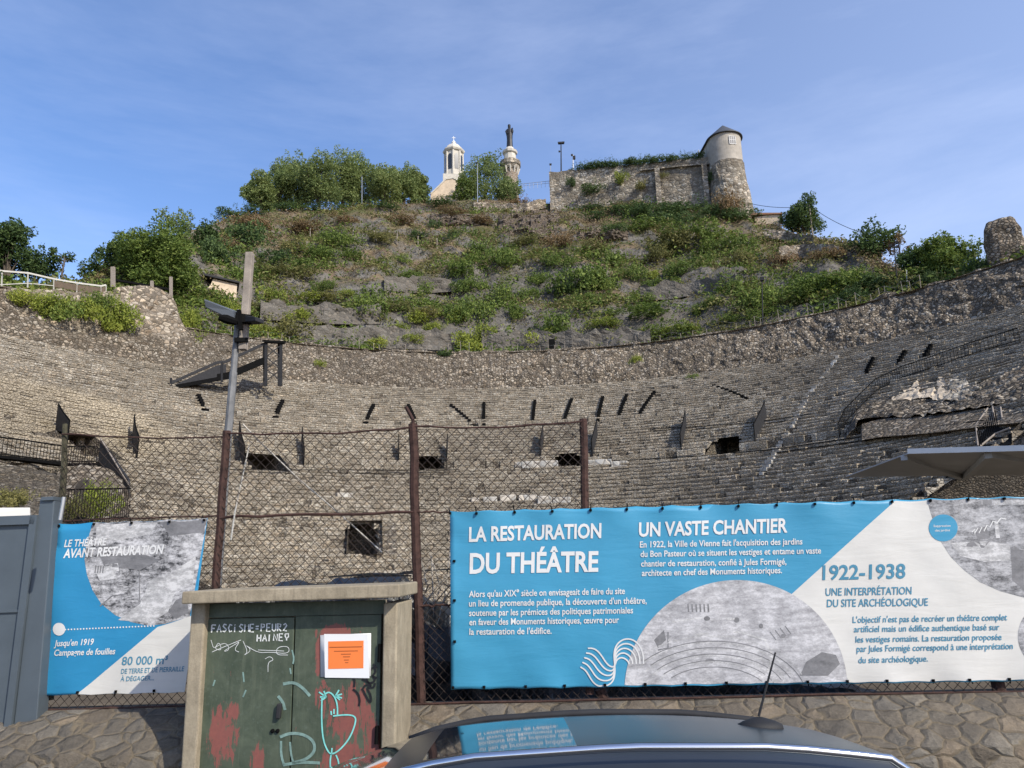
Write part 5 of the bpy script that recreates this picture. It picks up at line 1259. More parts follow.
# big banner
C1 = ((450, 511), (1110, 493.4), (1112, 680.4), (451, 690)); B1 = Banner(FENCE, .05, C1, .024, 3.3, (.02, -1))
b1 = empty('banner', FENCE.hit(740, 690, .05), 'big blue and white information banner headed LA RESTAURATION DU THÉÂTRE, tied along the fence', 'banner')
B1.poly('sheet', [[C1[0], C1[1], C1[2], C1[3]]], 'b_blue', b1, 0, 7, .003)
arcR = [(927, 499.3), (933, 520), (940, 540), (951, 557), (964, 570), (980, 582), (1000, 591), (1024, 597.5), (1060, 600), (1110, 596)]
topR = [(1110, 495), (1024, 497.2)]
circ = ell(736, 690, 111.5, 110, 0, 180, 60)
circ = [(x, y + (736 - x) * .012) for x, y in circ if True]
white = [(895, 500.6), (927, 499.6), (1110, 495.2), (1110, 678.8), (847, 683.0)] + [(x, y) for x, y in circ if x > 790][0:] + [(789, 597)]
white = [(895, 500.7), (1109, 495.1), (1110, 679), (848, 682.9)] + [(x, y) for x, y in circ if 792 < x < 847] + [(789, 596.5)]
B1.poly('white_field', [white], 'b_white', b1, .0012)
circp = [(x, min(y, 688.3 - (x - 451) * .0148)) for x, y in circ]
B1.poly('photo_print', [circp], 'print_light', b1, .0024)
B1.poly('photo_print', [arcR + topR], 'print_mid', b1, .0024)
B1.poly('photo_print', [[(x, y) for x, y in ell(1056, 636, 38, 36)]], 'print_mid', b1, .0024)
def arcs(cx, cy, rx, ry, a0, a1, n=16): return ell(cx, cy, rx, ry, a0, a1, n)
B1.stroke([(arcs(712, 696, 60+k*9, 34+k*6.5, 12, 150), 1.1) for k in range(5)] + [([(668, 640), (700, 634), (740, 632)], 2.2), ([(740,632), (765,640), (772,655), (768,672)], 2), ([(672,622),(700,618),(735,619)], 1.6)], 'print_lines', 'pale_ink', b1, .003)
B1.stroke([(arcs(714, 698, 56+k*9, 31+k*6.5, 15, 140), .9) for k in range(5)] + [([(688+k*4, 604), (688.6+k*4, 612)], 1.6) for k in range(6)] + [([(770+k*5, 632-k*2), (776+k*5, 640-k*2)], 1.1) for k in range(4)] + [([(658, 650), (668, 648), (668, 632)], 1.5)], 'print_lines', 'grey_ink', b1, .003)
B1.marks([ell(707, 618.5, 3.2, 2.4, n=10), ell(736.5, 620, 3, 2.8, n=10), ell(761, 626, 2.2, 2.6, n=10), ell(783, 636, 2.4, 2, n=10), ell(710, 661, 5, 2.5, n=10), [(800,676),(806,662),(822,652),(836,655),(840,664),(828,676)], [(654,640),(664,630),(666,640),(658,648)]], 'grey_ink', b1, .003)
B1.marks([[(983,499),(992,499),(992,504),(983,504)], [(960,546),(975,540),(990,541),(984,548)], [(1011,548),(1024,550),(1024,590),(1012,580)], [(975,530),(986,526),(990,538),(978,540)]], 'grey_ink', b1, .003)
B1.marks([[(993,500),(1024,499),(1024,504),(994,505)], [(950,543),(985,541),(1010,545),(1010,560),(985,562),(960,556)], [(994,521),(998,520),(1000,538),(996,538)]], 'pale_ink', b1, .003)
B1.stroke([([(972,532),(975,529),(974,534),(978,528),(979,533),(982,527),(984,531),(987,525),(990,527),(993,521),(997,523),(1001,518),(1006,519)], 1.2)], 'handwriting', 'ink', b1, .0034)
B1.poly('badge', [ell(943.3, 527.8, 14.4, 13.6)], 'b_blue', b1, .0034)
B1.text([('Suppression', 933.5, 527, 950.5, 526.6, 2.2), ('des jardins', 935, 531.5, 950, 531.1, 2.2)], 'badge_lettering', 'ink', b1, .0042, .01)
B1.text([('LA RESTAURATION', 468.9, 541.4, 601.2, 537.5, 14), ('DU THÉÂTRE', 469.5, 573.1, 598.2, 571, 19.2)], 'heading', 'ink', b1, .0042, .028)
B1.text([('UN VASTE CHANTIER', 638.8, 536.3, 787.5, 532, 13.4)], 'heading', 'ink', b1, .0042, .028)
B1.text([("Alors qu'au XIXᵉ siècle on envisageait de faire du site", 468.9, 597.2, 624.9, 593.9, 6.2), ("un lieu de promenade publique, la découverte d'un théâtre,", 468.9, 606.5, 646.7, 603.5, 6.2), ('soutenue par les prémices des politiques patrimoniales', 469, 616, 633, 613.2, 6.2),
         ('en faveur des Monuments historiques, œuvre pour', 469.3, 625.2, 619, 622.8, 6.2), ("la restauration de l'édifice.", 469.3, 634.8, 551.6, 633.7, 6.2)], 'paragraph', 'ink', b1, .0042, .016)
B1.text([("En 1922, la Ville de Vienne fait l'acquisition des jardins", 639.8, 547.5, 802.4, 544.3, 6), ('du Bon Pasteur où se situent les vestiges et entame un vaste', 640.5, 557, 821, 553.4, 6), ('chantier de restauration, confié à Jules Formigé,', 641, 566.6, 786.4, 564.4, 6), ('architecte en chef des Monuments historiques.', 641.8, 576, 782, 573.1, 6)], 'paragraph', 'ink', b1, .0042, .016)
B1.text([('1922-1938', 822.5, 579.7, 905.4, 578, 14)], 'heading', 'inkblue', b1, .0042, .02)
B1.text([('UNE INTERPRÉTATION', 825.6, 595.7, 911.6, 594.2, 7.4), ('DU SITE ARCHÉOLOGIQUE', 827, 607, 928, 605.6, 7.4)], 'heading', 'inkblue', b1, .0042, .012)
B1.text([("L'objectif n'est pas de recréer un théâtre complet", 852.7, 622.8, 1007.2, 620.2, 6.2), ('artificiel mais un édifice authentique basé sur', 854, 632.2, 999.5, 630, 6.2), ('les vestiges romains. La restauration proposée', 855.6, 642.5, 1001.7, 639.9, 6.2), ('par Jules Formigé correspond à une interprétation', 856.7, 651.9, 1012.9, 649, 6.2), ('du site archéologique.', 858.5, 663.2, 928, 661.5, 6.2)], 'paragraph', 'inkblue', b1, .0042, .012)
# wave emblem: strands between an outer and an inner S curve
def z5(x, y): return (440 + x / 4.571, 580 + y / 4.571)
outer = [(642,398),(665,412),(682,440),(700,470),(725,486),(755,488),(780,478),(795,455),(800,420),(798,380),(795,340),(802,305),(822,280),(850,268),(880,272),(905,290),(922,318),(930,350),(930,384)]
inner = [(676,312),(700,312),(722,325),(740,348),(755,372),(768,388),(780,396),(790,398),(797,394),(800,388),(803,380),(806,370),(812,362),(822,356),(834,355),(846,360),(856,368),(862,376),(864,384)]
def smooth_line(L, n=3):
    for _ in range(n):
        Q = [L[0]]
        for a, b in zip(L, L[1:]): Q += [(a[0]*.75+b[0]*.25, a[1]*.75+b[1]*.25), (a[0]*.25+b[0]*.75, a[1]*.25+b[1]*.75)]
        L = Q + [L[-1]]
    return L
B1.stroke([(smooth_line([z5(a[0]+(b[0]-a[0])*k/4, a[1]+(b[1]-a[1])*k/4) for a, b in zip(outer, inner)], 2), 1.5) for k in range(5)], 'emblem', 'ink', b1, .0042)
ties(B1, b1, [.0, .04, .098, .155, .213, .268, .322, .38, .437, .495, .553, .612, .67, .728, .785, .84, .893], [.003, .05, .113, .172, .233, .294, .355, .417, .478, .54, .60, .66, .73, .785, .845], [.28, .5, .73])
# small banner
C2 = ((56, 523.4), (207.4, 517.8), (184.5, 693), (37.5, 696.2)); B2 = Banner(FENCE, .05, C2, .020, 8.1, (.13, -1))
b2 = empty('banner', FENCE.hit(110, 695, .05), 'small blue information banner headed LE THÉÂTRE AVANT RESTAURATION, left of the electrical cabinet', 'banner')
B2.poly('sheet', [list(C2)], 'b_blue2', b2, 0, 9, .003)
ph = [(93, 522.1), (207.3, 518), (190, 616.5), (178, 620), (165, 624), (148, 625.6), (131, 622), (115, 615), (101, 603.5), (92.5, 590), (87, 575), (84.5, 560), (86, 545), (90, 532)]
B2.poly('photo_print', [ph], 'print_dark', b2, .0012)
B2.poly('white_field', [[(157.5, 627), (172, 622.6), (194.5, 614.6), (184.7, 692.8), (76.5, 695.2)]], 'b_white', b2, .0012)
B2.marks([[(96,524),(158,521),(150,534),(120,540),(96,540)], [(118,620),(140,604),(150,580),(170,574),(196,556),(193,580),(176,590),(168,612),(150,623)], [(96,572),(112,570),(118,578),(100,581)], [(93,566),(118,563),(119,571),(94,574)]], 'pale_ink', b2, .0018)
B2.marks([[(160,521.5),(206,519.5),(204,532),(170,536)], [(168,612),(176,600),(186,596),(189,612),(176,619)], [(100,556),(140,553),(160,560),(140,570),(104,566)]], 'grey_ink', b2, .0018)
B2.stroke([([(x, 565 + k*.4), (x - 1, 573)], 1.1) for k, x in enumerate((96, 98.5, 101, 103.5))] + [([(100, 606),(112,596),(126,594)], 1.2), ([(139,556),(139.5,600)], 1.0), ([(98,585),(125,582)], 1)], 'print_lines', 'grey_ink', b2, .0024)
B2.poly('badge', [ell(59, 629.2, 6.2, 6.4)], 'ink', b2, .0030)
B2.poly('dotted_line', [ell(44 + k * 3.05, 630.5 - k * .128, .85, .85, n=8) for k in range(37) if not 3 <= k <= 6], 'ink', b2, .0030, 50)
B2.text([('LE THÉÂTRE', 64, 546.9, 106, 545.1, 7)], 'heading', 'ink', b2, .0038, .02, .12); B2.text([('AVANT RESTAURATION', 63, 557.8, 163, 553.4, 8.6)], 'heading', 'ink', b2, .0038, .03, .12)
B2.text([("Jusqu'en 1919", 54, 646.4, 93.4, 644.7, 6), ('Campagne de fouilles', 53.8, 655.8, 114.9, 654.1, 6)], 'paragraph', 'ink', b2, .0038, .02, .1)
B2.text([('80 000 m³', 121.4, 665.1, 167, 663.9, 8.2), ('DE TERRE ET DE PIERRAILLE', 120.8, 673.8, 183.8, 671.2, 4.8), ('À DÉGAGER...', 120.3, 681.3, 153.8, 680.4, 4.6)], 'paragraph', 'inkblue', b2, .0038, .012)
ties(B2, b2, [.02, .25, .5, .75, .98], [.01, .27, .53, .79], [.3, .55, .8])

# ------------------------------------------------------------------ grey gate
M['gate'] = mat_plain('blue_grey_paint', (.075,.093,.108), .45, 0, .12, 3, .5)
gt = empty('sheet_gate', FENCE.hit(10, 715, .12), 'blue grey sheet metal gate with a square post at the left edge', 'gate')
G = lambda x, y, o=.12: FENCE.hit(x, y, o)
q = MB(); q.hexa([G(-110, 742), G(6, 735), G(33, 524), G(-78, 528)], Vector((0, .02, 0))); fixnormals(q.build('leaf', M['gate'], gt))
q = MB(); q.hexa([G(-78, 528, .15), G(34, 524, .15), G(35, 515, .15), G(-77, 519, .15)], Vector((0, .05, 0))); q.hexa([G(2, 740, .15), G(9, 740, .15), G(37, 515, .15), G(30, 515, .15)], Vector((0, .04, 0))); q.hexa([G(-90, 616, .135), G(22, 612, .135), G(22.4, 609.5, .135), G(-90, 613, .135)], Vector((0, .03, 0))); fixnormals(q.build('frame', M['gate'], gt))
q = MB(); q.hexa([G(13, 730, .13), G(36, 728, .13), G(54.5, 498, .13), G(40, 498.5, .13)], Vector((0, .12, 0))); bevel(fixnormals(q.build('post', M['gate'], gt)), .006)
q = MB(); q.hexa([G(41, 500.5, .15), G(53, 500, .15), G(53.6, 496.4, .15), G(41.4, 497, .15)], Vector((0, .1, 0))); fixnormals(q.build('bracket', M['gate'], gt))
p = at_dist(10, 520, 9); q = MB(); q.hexa([at_dist(-40, 530, 9), at_dist(30, 526, 9), at_dist(30, 507.5, 9), at_dist(-40, 508, 9)], Vector((-.75, 1.2, 0))); o_ = fixnormals(q.build('white_container', M['b_white'])); tag(o_, 'top of a white container showing just above the grey gate', 'container')
q = MB(); q.tube([at_dist(60, 520, 5.6), at_dist(63, 504, 5.6), at_dist(64, 497, 5.6)], .012, 6); tag(q.build('pipe', M['steel']), 'short pale pipe sticking up between gate post and small banner', 'pipe')

# ------------------------------------------------------------------ electrical cabinet
CAB = Plane(4.55, -.059); K = lambda x, y, o=0: CAB.hit(x, y, o)
k = NT('old_concrete'); v = k.coord(); n1 = k.noise(v, 5, 6, .7); n2 = k.noise(k.coord(scale=(6, 6, .7)), 6, 4, .6); sp_ = k.noise(v, 90, 3, .6)
c = k.ramp(n1, [(.3, (.22,.185,.13)), (.7, (.40,.34,.245))]); c = k.mix(k.ramp(n2, [(.5, 0.), (.75, .55)]), c, (.15,.125,.09)); c = k.mix(.3, c, k.ramp(sp_, [(.3, .5), (.7, 1.1)]), 'MULTIPLY')
k.bump(sp_, .35, .004); M['concrete'] = k.done(c, .9, 0, .2)
cb = empty('electrical_cabinet', K(295, 760), 'concrete electrical cabinet with green graffitied steel doors and a flat slab roof', 'electrical cabinet')
BK = Vector((.059, 1, 0)).normalized()
q = MB(); q.hexa([K(181, 604.2, .12), K(399.5, 597.5, .12), K(399.5, 584, .12), K(182, 591.6, .12)], BK * .56); bevel(fixnormals(q.build('roof_slab', M['concrete'], cb)), .008)
zf = .1
def down(p, z=zf): return Vector((p.x, p.y, z))
def pillar(xa, xb, dx=0, name='pillar'):
    A, B = K(xa, 606), K(xb, 605); t = K(xa, 603).z; q = MB(); A2, B2 = K(xa - dx, 768), K(xb - dx, 768)
    q.hexa([Vector((A2.x, A2.y, zf)), Vector((B2.x, B2.y, zf)), Vector((B.x, B.y, t)), Vector((A.x, A.y, t))], BK * .45); bevel(fixnormals(q.build(name, M['concrete'], cb)), .01)
pillar(191, 205.5, 9); pillar(383.5, 397.5, 3)
q = MB(); A, B = K(205, 606, -.5), K(384, 600, -.5); q.hexa([down(A), down(B), B, A], BK * .08); fixnormals(q.build('back_wall', M['concrete'], cb))
k = NT('green_door_paint'); v = k.coord(); n1 = k.noise(v, 6, 6, .7, .5); n2 = k.noise(v, 40, 4, .7); n3 = k.noise(k.coord(scale=(5, 5, 1)), 7, 5, .7, .6)
c = k.ramp(n1, [(.3, (.042,.058,.038)), (.7, (.095,.115,.078))]); c = k.mix(k.ramp(n2, [(.55, 0.), (.8, .5)]), c, (.14,.17,.14))
c = k.mix(k.ramp(k.noise(k.coord(scale=(9, 9, .5)), 4, 5, .7), [(.52, 0.), (.75, .55)]), c, (.13,.145,.10)); c = k.mix(k.ramp(k.noise(v, 1.6, 4, .6), [(.45, 0.), (.7, .5)]), c, (.03,.038,.028))
mask = None
for (x, y, rx, ry) in ((335, 632, 22, 9), (321, 655, 7, 26), (222, 735, 15, 34), (232, 712, 9, 10), (350, 715, 26, 34), (372, 740, 12, 34), (322, 700, 8, 22), (345, 760, 30, 20), (258, 762, 9, 20)):
    p = K(x, y, -.05); sx = (K(x + rx, y, -.05) - p).length; sz = (K(x, y + ry, -.05) - p).length
    mp_ = k.n('ShaderNodeMapping'); mp_.vector_type = 'TEXTURE'; mp_.inputs['Location'].default_value = p - Vector(K(295, 760)); mp_.inputs['Scale'].default_value = (sx, 1, sz)
    if k.co is None: k.co = k.n('ShaderNodeTexCoord')
    k.l(k.co.outputs['Object'], mp_.inputs['Vector']); sx_ = k.n('ShaderNodeSeparateXYZ'); k.l(mp_.outputs[0], sx_.inputs[0])
    d = k.math('ADD', k.math('MULTIPLY', sx_.outputs[0], sx_.outputs[0]), k.math('MULTIPLY', sx_.outputs[2], sx_.outputs[2])); e = k.math('SUBTRACT', 1.0, d)
    e = k.math('MAXIMUM', e, -.6)
    mask = e if mask is None else k.math('MAXIMUM', mask, e)
f = k.math('MULTIPLY', k.math('ADD', k.math('MULTIPLY', mask, .34), k.math('ADD', k.math('MULTIPLY', n3, 1.7), k.math('MULTIPLY', n2, .4))), .5)
c = k.mix(k.ramp(f, [(.575, 0.), (.61, .9)]), c, k.mix(n2, (.30,.095,.075), (.16,.055,.05)))
k.bump(n2, .15, .003); M['door'] = k.done(c, .5, 0, .4)
def door(xa, xb, dxa, dxb, yt):
    A, B = K(xa, yt, -.05), K(xb, yt - (xb - xa) * .02, -.05); A2, B2 = K(xa + dxa, 790, -.05), K(xb + dxb, 790, -.05); q = MB(); q.hexa([A2, B2, B, A], BK * .03); o = q.build('door', M['door'], cb); bevel(fixnormals(o), .004); return o
d1 = door(206.5, 294.4, -10, -6, 619); d2 = door(295.6, 381.6, -6, -3.5, 616.2)
q = MB(); A, B = K(205, 618, -.055), K(384, 613.8, -.055); q.hexa([A, B, K(384, 600, -.055), K(205, 604, -.055)], BK * .04); fixnormals(q.build('door_header', M['door'], cb))
q = MB(); q.hexa([K(275, 719, -.02), K(279.5, 719, -.02), K(281, 704, -.02), K(276.5, 704, -.02)], BK * .03); bevel(fixnormals(q.build('handle', M['dark_grey'], d1)), .006)
q = MB()
for x in (272.5, 277.5): q.lathe((0, 0, 0), [(.006, -.008), (.012, -.004), (.012, .004), (.006, .008)], 10); a = len(q.v) - 40; c_ = K(x, 731, -.042); q.v[a:] = [(vx + c_.x, vz + c_.y, vy + c_.z) for vx, vy, vz in q.v[a:]]
q.build('keyhole', M['black'], d1)
for (x, y, par) in ((203, 660, d1), (380, 653, d2), (377, 735, d2), (197, 745, d1)):
    q = MB(); q.tube([K(x, y - 9, -.035), K(x - .8, y + 9, -.035)], .012, 7); q.build('hinge', M['black'], par)
# graffiti on the doors
G1 = Banner(CAB, -.05, ((206, 618), (382, 614), (378, 790), (196, 790)), 0, 1, (.06, -1))
M['spray_white'] = mat_plain('white_marker', (.62,.64,.62), .6, 0, .15, 30)
M['spray_cyan'] = mat_plain('turquoise_spray', (.20,.58,.53), .55, 0, .15, 20)
M['spray_faint'] = mat_plain('faint_pale_spray', (.17,.26,.23), .6, 0, .3, 30)
M['spray_black'] = mat_plain('black_marker', (.012,.012,.014), .5, 0, .1, 9)
LET = {'F': [[(0,1),(0,0)],[(0,1),(.8,1)],[(0,.55),(.6,.55)]], 'A': [[(0,0),(.4,1),(.8,0)],[(.15,.4),(.65,.4)]], 'S': [[(.75,.9),(.3,1),(.05,.75),(.4,.52),(.75,.3),(.4,0),(0,.1)]], 'C': [[(.75,.85),(.35,1),(.05,.5),(.35,0),(.75,.15)]], 'i': [[(.2,.7),(.2,0)],[(.2,.98),(.25,.9)]],
       'M': [[(0,0),(.05,1),(.4,.4),(.75,1),(.85,0)]], 'E': [[(.7,1),(0,1),(0,0),(.75,0)],[(0,.5),(.6,.5)]], '=': [[(0,.62),(.6,.66)],[(0,.3),(.6,.34)]], 'P': [[(0,0),(0,1),(.6,.9),(.6,.6),(0,.5)]], 'U': [[(0,1),(.05,.2),(.4,0),(.7,.2),(.7,1)]],
       'R': [[(0,0),(0,1),(.6,.88),(.55,.58),(0,.5),(.7,0)]], '2': [[(.05,.8),(.4,1),(.7,.75),(.05,.05),(.75,.02)]], 'H': [[(0,1),(0,0)],[(.7,1),(.7,0)],[(0,.5),(.7,.5)]], 'I': [[(.2,1),(.2,0)]], 'N': [[(0,0),(0,1),(.7,0),(.7,1)]], '?': [[(.05,.95),(.7,1),(.75,.55),(.35,.3),(.1,.6),(.05,.95)],[(.4,.3),(.4,0)]]}
def hand(word, x0, y0, x1, y1, h):
    n = len(word); out = []
    for i, ch in enumerate(word):
        f = i / n; ox = x0 + (x1 - x0) * f; oy = y0 + (y1 - y0) * f; cw = (x1 - x0) / n * .92; j = random.uniform(-.4, .4)
        for st in LET[ch]: out.append([(ox + a * cw + b * .4, oy + j - b * h) for a, b in st])
    return out
G1.stroke(hand('FASCiSME=PEUR2', 211.5, 632.4, 288.5, 630.6, 7.6) + hand('HAINE?', 257, 641.6, 290, 640.4, 6.8), 'graffiti', 'spray_white', d1, .0035, 1.35)
def scrib(pts): return smooth_line(pts, 2)
G1.stroke([scrib(L) for L in ([(211,640),(214,650),(219,641),(222,651),(213,648),(226,642),(230,650),(222,652),(236,644),(240,641),(234,650),(239,652)], [(212,652),(226,646),(241,640)], [(243,641),(248,652),(243,656),(252,650),(244,644),(258,653),(270,652),(289,654),(289,646),(277,647),(276,655),(288,655)], [(258,650),(284,651)], [(265,659),(270,656),(274,660),(268,662),(268,672)])], 'graffiti', 'spray_white', d1, .0035, .55)
ball = scrib([(322,697),(321.5,720),(323,740),(328,752),(332,754.5),(340,750),(350,738),(356,722),(355,716),(347,714.5),(333,716)])
G1.stroke([ball, scrib([(322,698),(326,693),(330,692),(335,697),(337.5,705),(337.5,715)]), scrib([(331,755),(330,762),(331,775)]), scrib([(336,755),(339,762),(338.5,775)]), scrib([(332,748),(331.5,754)]), ([(331,711),(331.5,715)]), ([(334,709),(334,714)])] +
          [[(326,697),(x, y)] for x, y in ((319,692),(320,697),(321,701),(324,691))] + [[(335.5,696),(x, y)] for x, y in ((339,690),(342,694),(342,698),(340,700))], 'graffiti', 'spray_cyan', d2, .0035, 1.5)
G1.stroke([scrib([(353,678),(355,681),(354,687)]), scrib([(353,689),(358,693),(360,700),(359,706)]), scrib([(362,679),(368,682),(372,687),(366,684),(362,690)]), scrib([(366,676),(368,684),(376,681),(372,675)]), scrib([(363,690),(368,700),(371,703),(371,695),(366,687),(374,688),(375,683)]), scrib([(370,671),(374,666),(376,672),(372,676),(377,678)]), scrib([(373,664),(377,668)])], 'graffiti', 'spray_black', d2, .0045, 2.0)
G1.stroke([(scrib(L), w_) for L, w_ in (([(283,684),(294,682),(303,688),(310,696)], 3), ([(278,696),(283,702),(285,710)], 3), ([(280,737),(290,733),(303,734),(314,741),(315,752),(305,760),(292,763)], 3), ([(281,741),(281,755),(284,765)], 2.4), ([(290,742),(291,755),(294,764)], 2), ([(283,765),(300,762),(320,763)], 3))], 'graffiti', 'spray_faint', d2, .003, 3)
G1.stroke([(scrib(L), 1.6) for L in ([(292,650),(294,658),(293,664)], [(243,672),(244,682)], [(246,690),(243,697)], [(215,680),(213,686)], [(290,668),(291,674)])], 'paint_scuffs', 'spray_faint', d1, .003)
# notice
NB = Banner(CAB, -.05, ((320, 634), (372, 633), (371, 678), (320, 677)), 0, 1, (.0, -1))
M['paper'] = mat_plain('white_paper', (.72,.72,.72), .6, 0, .03, 3); M['orange'] = mat_plain('orange_paper', (.80,.20,.045), .6, 0, .05, 3)
no = empty('notice', K(345, 676, -.045), 'orange notice on white paper taped to the right cabinet door', 'notice')
NB.poly('paper', [[(320.3, 635.2), (371, 633.2), (370.8, 676), (355, 676.6), (320.5, 677)]], 'paper', no, .007, 50, .001); NB.poly('paper', [[(324, 634), (368, 634), (369.5, 678.2), (325, 677.6)]], 'paper', no, .0085, 50)
NB.poly('orange_sheet', [[(328.2, 641.4), (363.6, 640.6), (363.4, 668.2), (328.2, 669)]], 'orange', no, .010, 50)
M['brown_ink'] = mat_plain('brown_ink', (.32,.08,.02), .6, 0, .05, 3)
NB.stroke([([(329.5,647.3),(362,646.7)], .8), ([(334,651.2),(358,650.8)], .7), ([(341,654.2),(351,654)], .7), ([(343,656.8),(350,656.7)], .7), ([(344,660),(349,659.9)], .7), ([(345,662.6),(348.4,662.5)], .6)], 'printed_lines', 'brown_ink', no, .0115)

# ------------------------------------------------------------------ pole with floodlights
PD = 6.3
po = empty('floodlight_pole', Vector((at_dist(214, 640, PD).x, at_dist(214, 640, PD).y, .3)), 'grey steel pole with a weathered wooden post strapped to its top and two floodlights', 'floodlight pole')
q = MB(); q.tube([at_dist(209, 700, PD), at_dist(228, 436, PD), at_dist(233.5, 372, PD)], .031, 10); q.tube([at_dist(233.5, 372, PD), at_dist(238.5, 316, PD)], .026, 10); q.build('pole', mat_plain('dull_grey_steel', (.17,.17,.168), .6, .3, .25, 12), po)
q = MB(); q.bar(at_dist(243, 350, PD - .03), at_dist(250, 253, PD - .03), .062, .06); bevel(fixnormals(q.build('wooden_post', M['wood'], po)), .006)
q = MB()
for y in (340, 318.5, 321.5): x = 238 + (350 - y) * .06; q.bar(at_dist(x - 4.5, y, PD - .07), at_dist(x + 9.5, y, PD - .07), .03, .035)
q.bar(at_dist(236, 318, PD - .08), at_dist(252, 320, PD - .08), .06, .07); q.bar(at_dist(239, 310, PD - .1), at_dist(241, 330, PD - .1), .03, .03); q.build('bracket', M['black'], po)
fl = MB(); A, B = at_dist(205, 307.5, PD - .2), at_dist(234, 321, PD - .1); fl.hexa([A, B, B + Vector((0, -.03, .085)), A + Vector((0, -.04, .06))], Vector((.02, .14, .02))); bevel(fixnormals(fl.build('floodlight', mat_plain('floodlight_grey', (.10,.115,.135), .45, .2, .15, 4), po)), .008)
fl = MB(); fl.tube([at_dist(219, 317, PD - .12), at_dist(226, 319, PD - .12), at_dist(236, 322, PD - .08)], [.028, .04, .03], 8); fl.build('swivel', M['black'], po)
fl = MB(); A, B = at_dist(244, 322, PD - .1), at_dist(255.5, 321, PD - .25); fl.hexa([A, B, B + Vector((0, 0, .035)), A + Vector((0, 0, .06))], Vector((.02, .14, .02))); bevel(fixnormals(fl.build('floodlight', M['dark_grey'], po)), .006)
q = MB(); q.tube([at_dist(238.6, 318, PD - .06), at_dist(239, 310, PD - .06)], .017, 8); q.build('pipe_end', M['white'], po)
def rope(pts, r, mat, label, name='cable'):
    q = MB(); q.tube([at_dist(*p) for p in pts], r, 5); tag(q.build(name, M[mat]), label, name.replace('_', ' '))
rope([(243, 424, 6.2), (262, 444, 6.1), (300, 480, 5.9), (340, 514, 5.7), (382, 552, 5.5)], .006, 'pale_step', 'long pale cane leaning diagonally behind the fence, right of the pole', 'cane')
rope([(249, 446, 5.9), (244, 470, 5.8), (235, 512, 5.6), (231, 540, 5.6)], .006, 'pale_step', 'short pale cane leaning steeply just right of the pole', 'cane')
# dark tarpaulin heap behind the fence
M['tarp'] = mat_plain('black_tarpaulin', (.012,.014,.016), .38, 0, .3, 6, .5, .2)
q = MB(); TP = [(222,592), (260,588), (320,581), (372,575.5), (404,572), (418,588), (450,606), (520,640), (640,668), (760,676), (850,684), (880,700)]
N = 150
for j in range(13):
    f = j / 12
    for i in range(N + 1):
        x = 222 + (880 - 222) * i / N; p = at_dist(x, lerpl(TP, x), 6.0); b = Vector((p.x, p.y, 0)).normalized(); g = Vector((p.x, p.y, gz(0, p.y) + .02))
        if f < .6: v_ = g.lerp(p, f / .6) - b * .22 * (1 - f / .6)
        else: v_ = p + b * (f - .6) * 2.6 - Vector((0, 0, (f - .6) ** 2 * 2.2))
        v_ += Vector((fbm(v_, 3.5), fbm(v_ + Vector((5,5,5)), 3.5), fbm(v_ + Vector((2,9,1)), 4) * .8)) * (.07 if f != .6 else .035); q.v.append(tuple(v_))
for j in range(12):
    for i in range(N): a = j*(N+1)+i; q.f.append((a, a+1, a+N+2, a+N+1)); q.m.append(0)
tag(q.build('tarpaulin', M['tarp']), 'crumpled black tarpaulin over a long heap behind the fence, rising behind the cabinet roof', 'tarpaulin')
random.seed(9); br = empty('brush_pile', at_dist(430, 600, 5.75), 'tangle of dry pale branches on the black heap between cabinet and big banner', 'branches')
for i in range(16):
    a = at_dist(random.uniform(416, 452), random.uniform(570, 612), random.uniform(5.6, 5.9)); d = Vector((random.gauss(0, .12), random.gauss(0, .08), random.gauss(0, .1)))
    q = MB(); q.tube([a - d, a + Vector((0, 0, .015)), a + d], [.006, .005, .002], 5); q.build('branch', M['wood'] if i % 2 else M['pale_step'], br)
q = MB()
for i in range(7):
    a = at_dist(330 + i * 12, 578 - i * .9 + random.uniform(-1, 2), 5.7); q.bar(a, a + Vector((random.uniform(.15, .4), random.uniform(-.05, .05), random.uniform(-.01, .03))), .05, .01)
tag(q.build('plastic_strips', M['tarp']), 'shiny black plastic strips lying along the top of the black heap', 'plastic')
for i, (x, y) in enumerate(((390, 576), (398, 573), (380, 578))):
    pass
# ------------------------------------------------------------------ parked car, nose to the left
M['carpaint'] = mat_plain('dark_grey_metallic', (.055,.062,.070), .3, .6, .1, 2, .5)
k = NT('dark_car_glass'); k.b.inputs['Coat Weight'].default_value = .6; M['carglass'] = k.done((.006,.010,.014), .07, 0, .8)
M['chrome'] = mat_plain('bright_trim', (.62,.63,.65), .18, 1, .05, 2)
M['rubber'] = mat_plain('black_rubber', (.015,.015,.016), .7, 0, .2, 10)
M['red_lens'] = mat_plain('red_lamp_lens', (.35,.02,.015), .15, 0, .1, 3, .6); M['clear_lens'] = mat_plain('clear_lamp_lens', (.55,.56,.58), .1, .3, .05, 3, .6)
CXc, CYc = -.28, 2.52
car = empty('parked_car', (CXc, CYc, 0), 'dark grey hatchback parked in front of the stone wall, only its glossy roof in view', 'car')
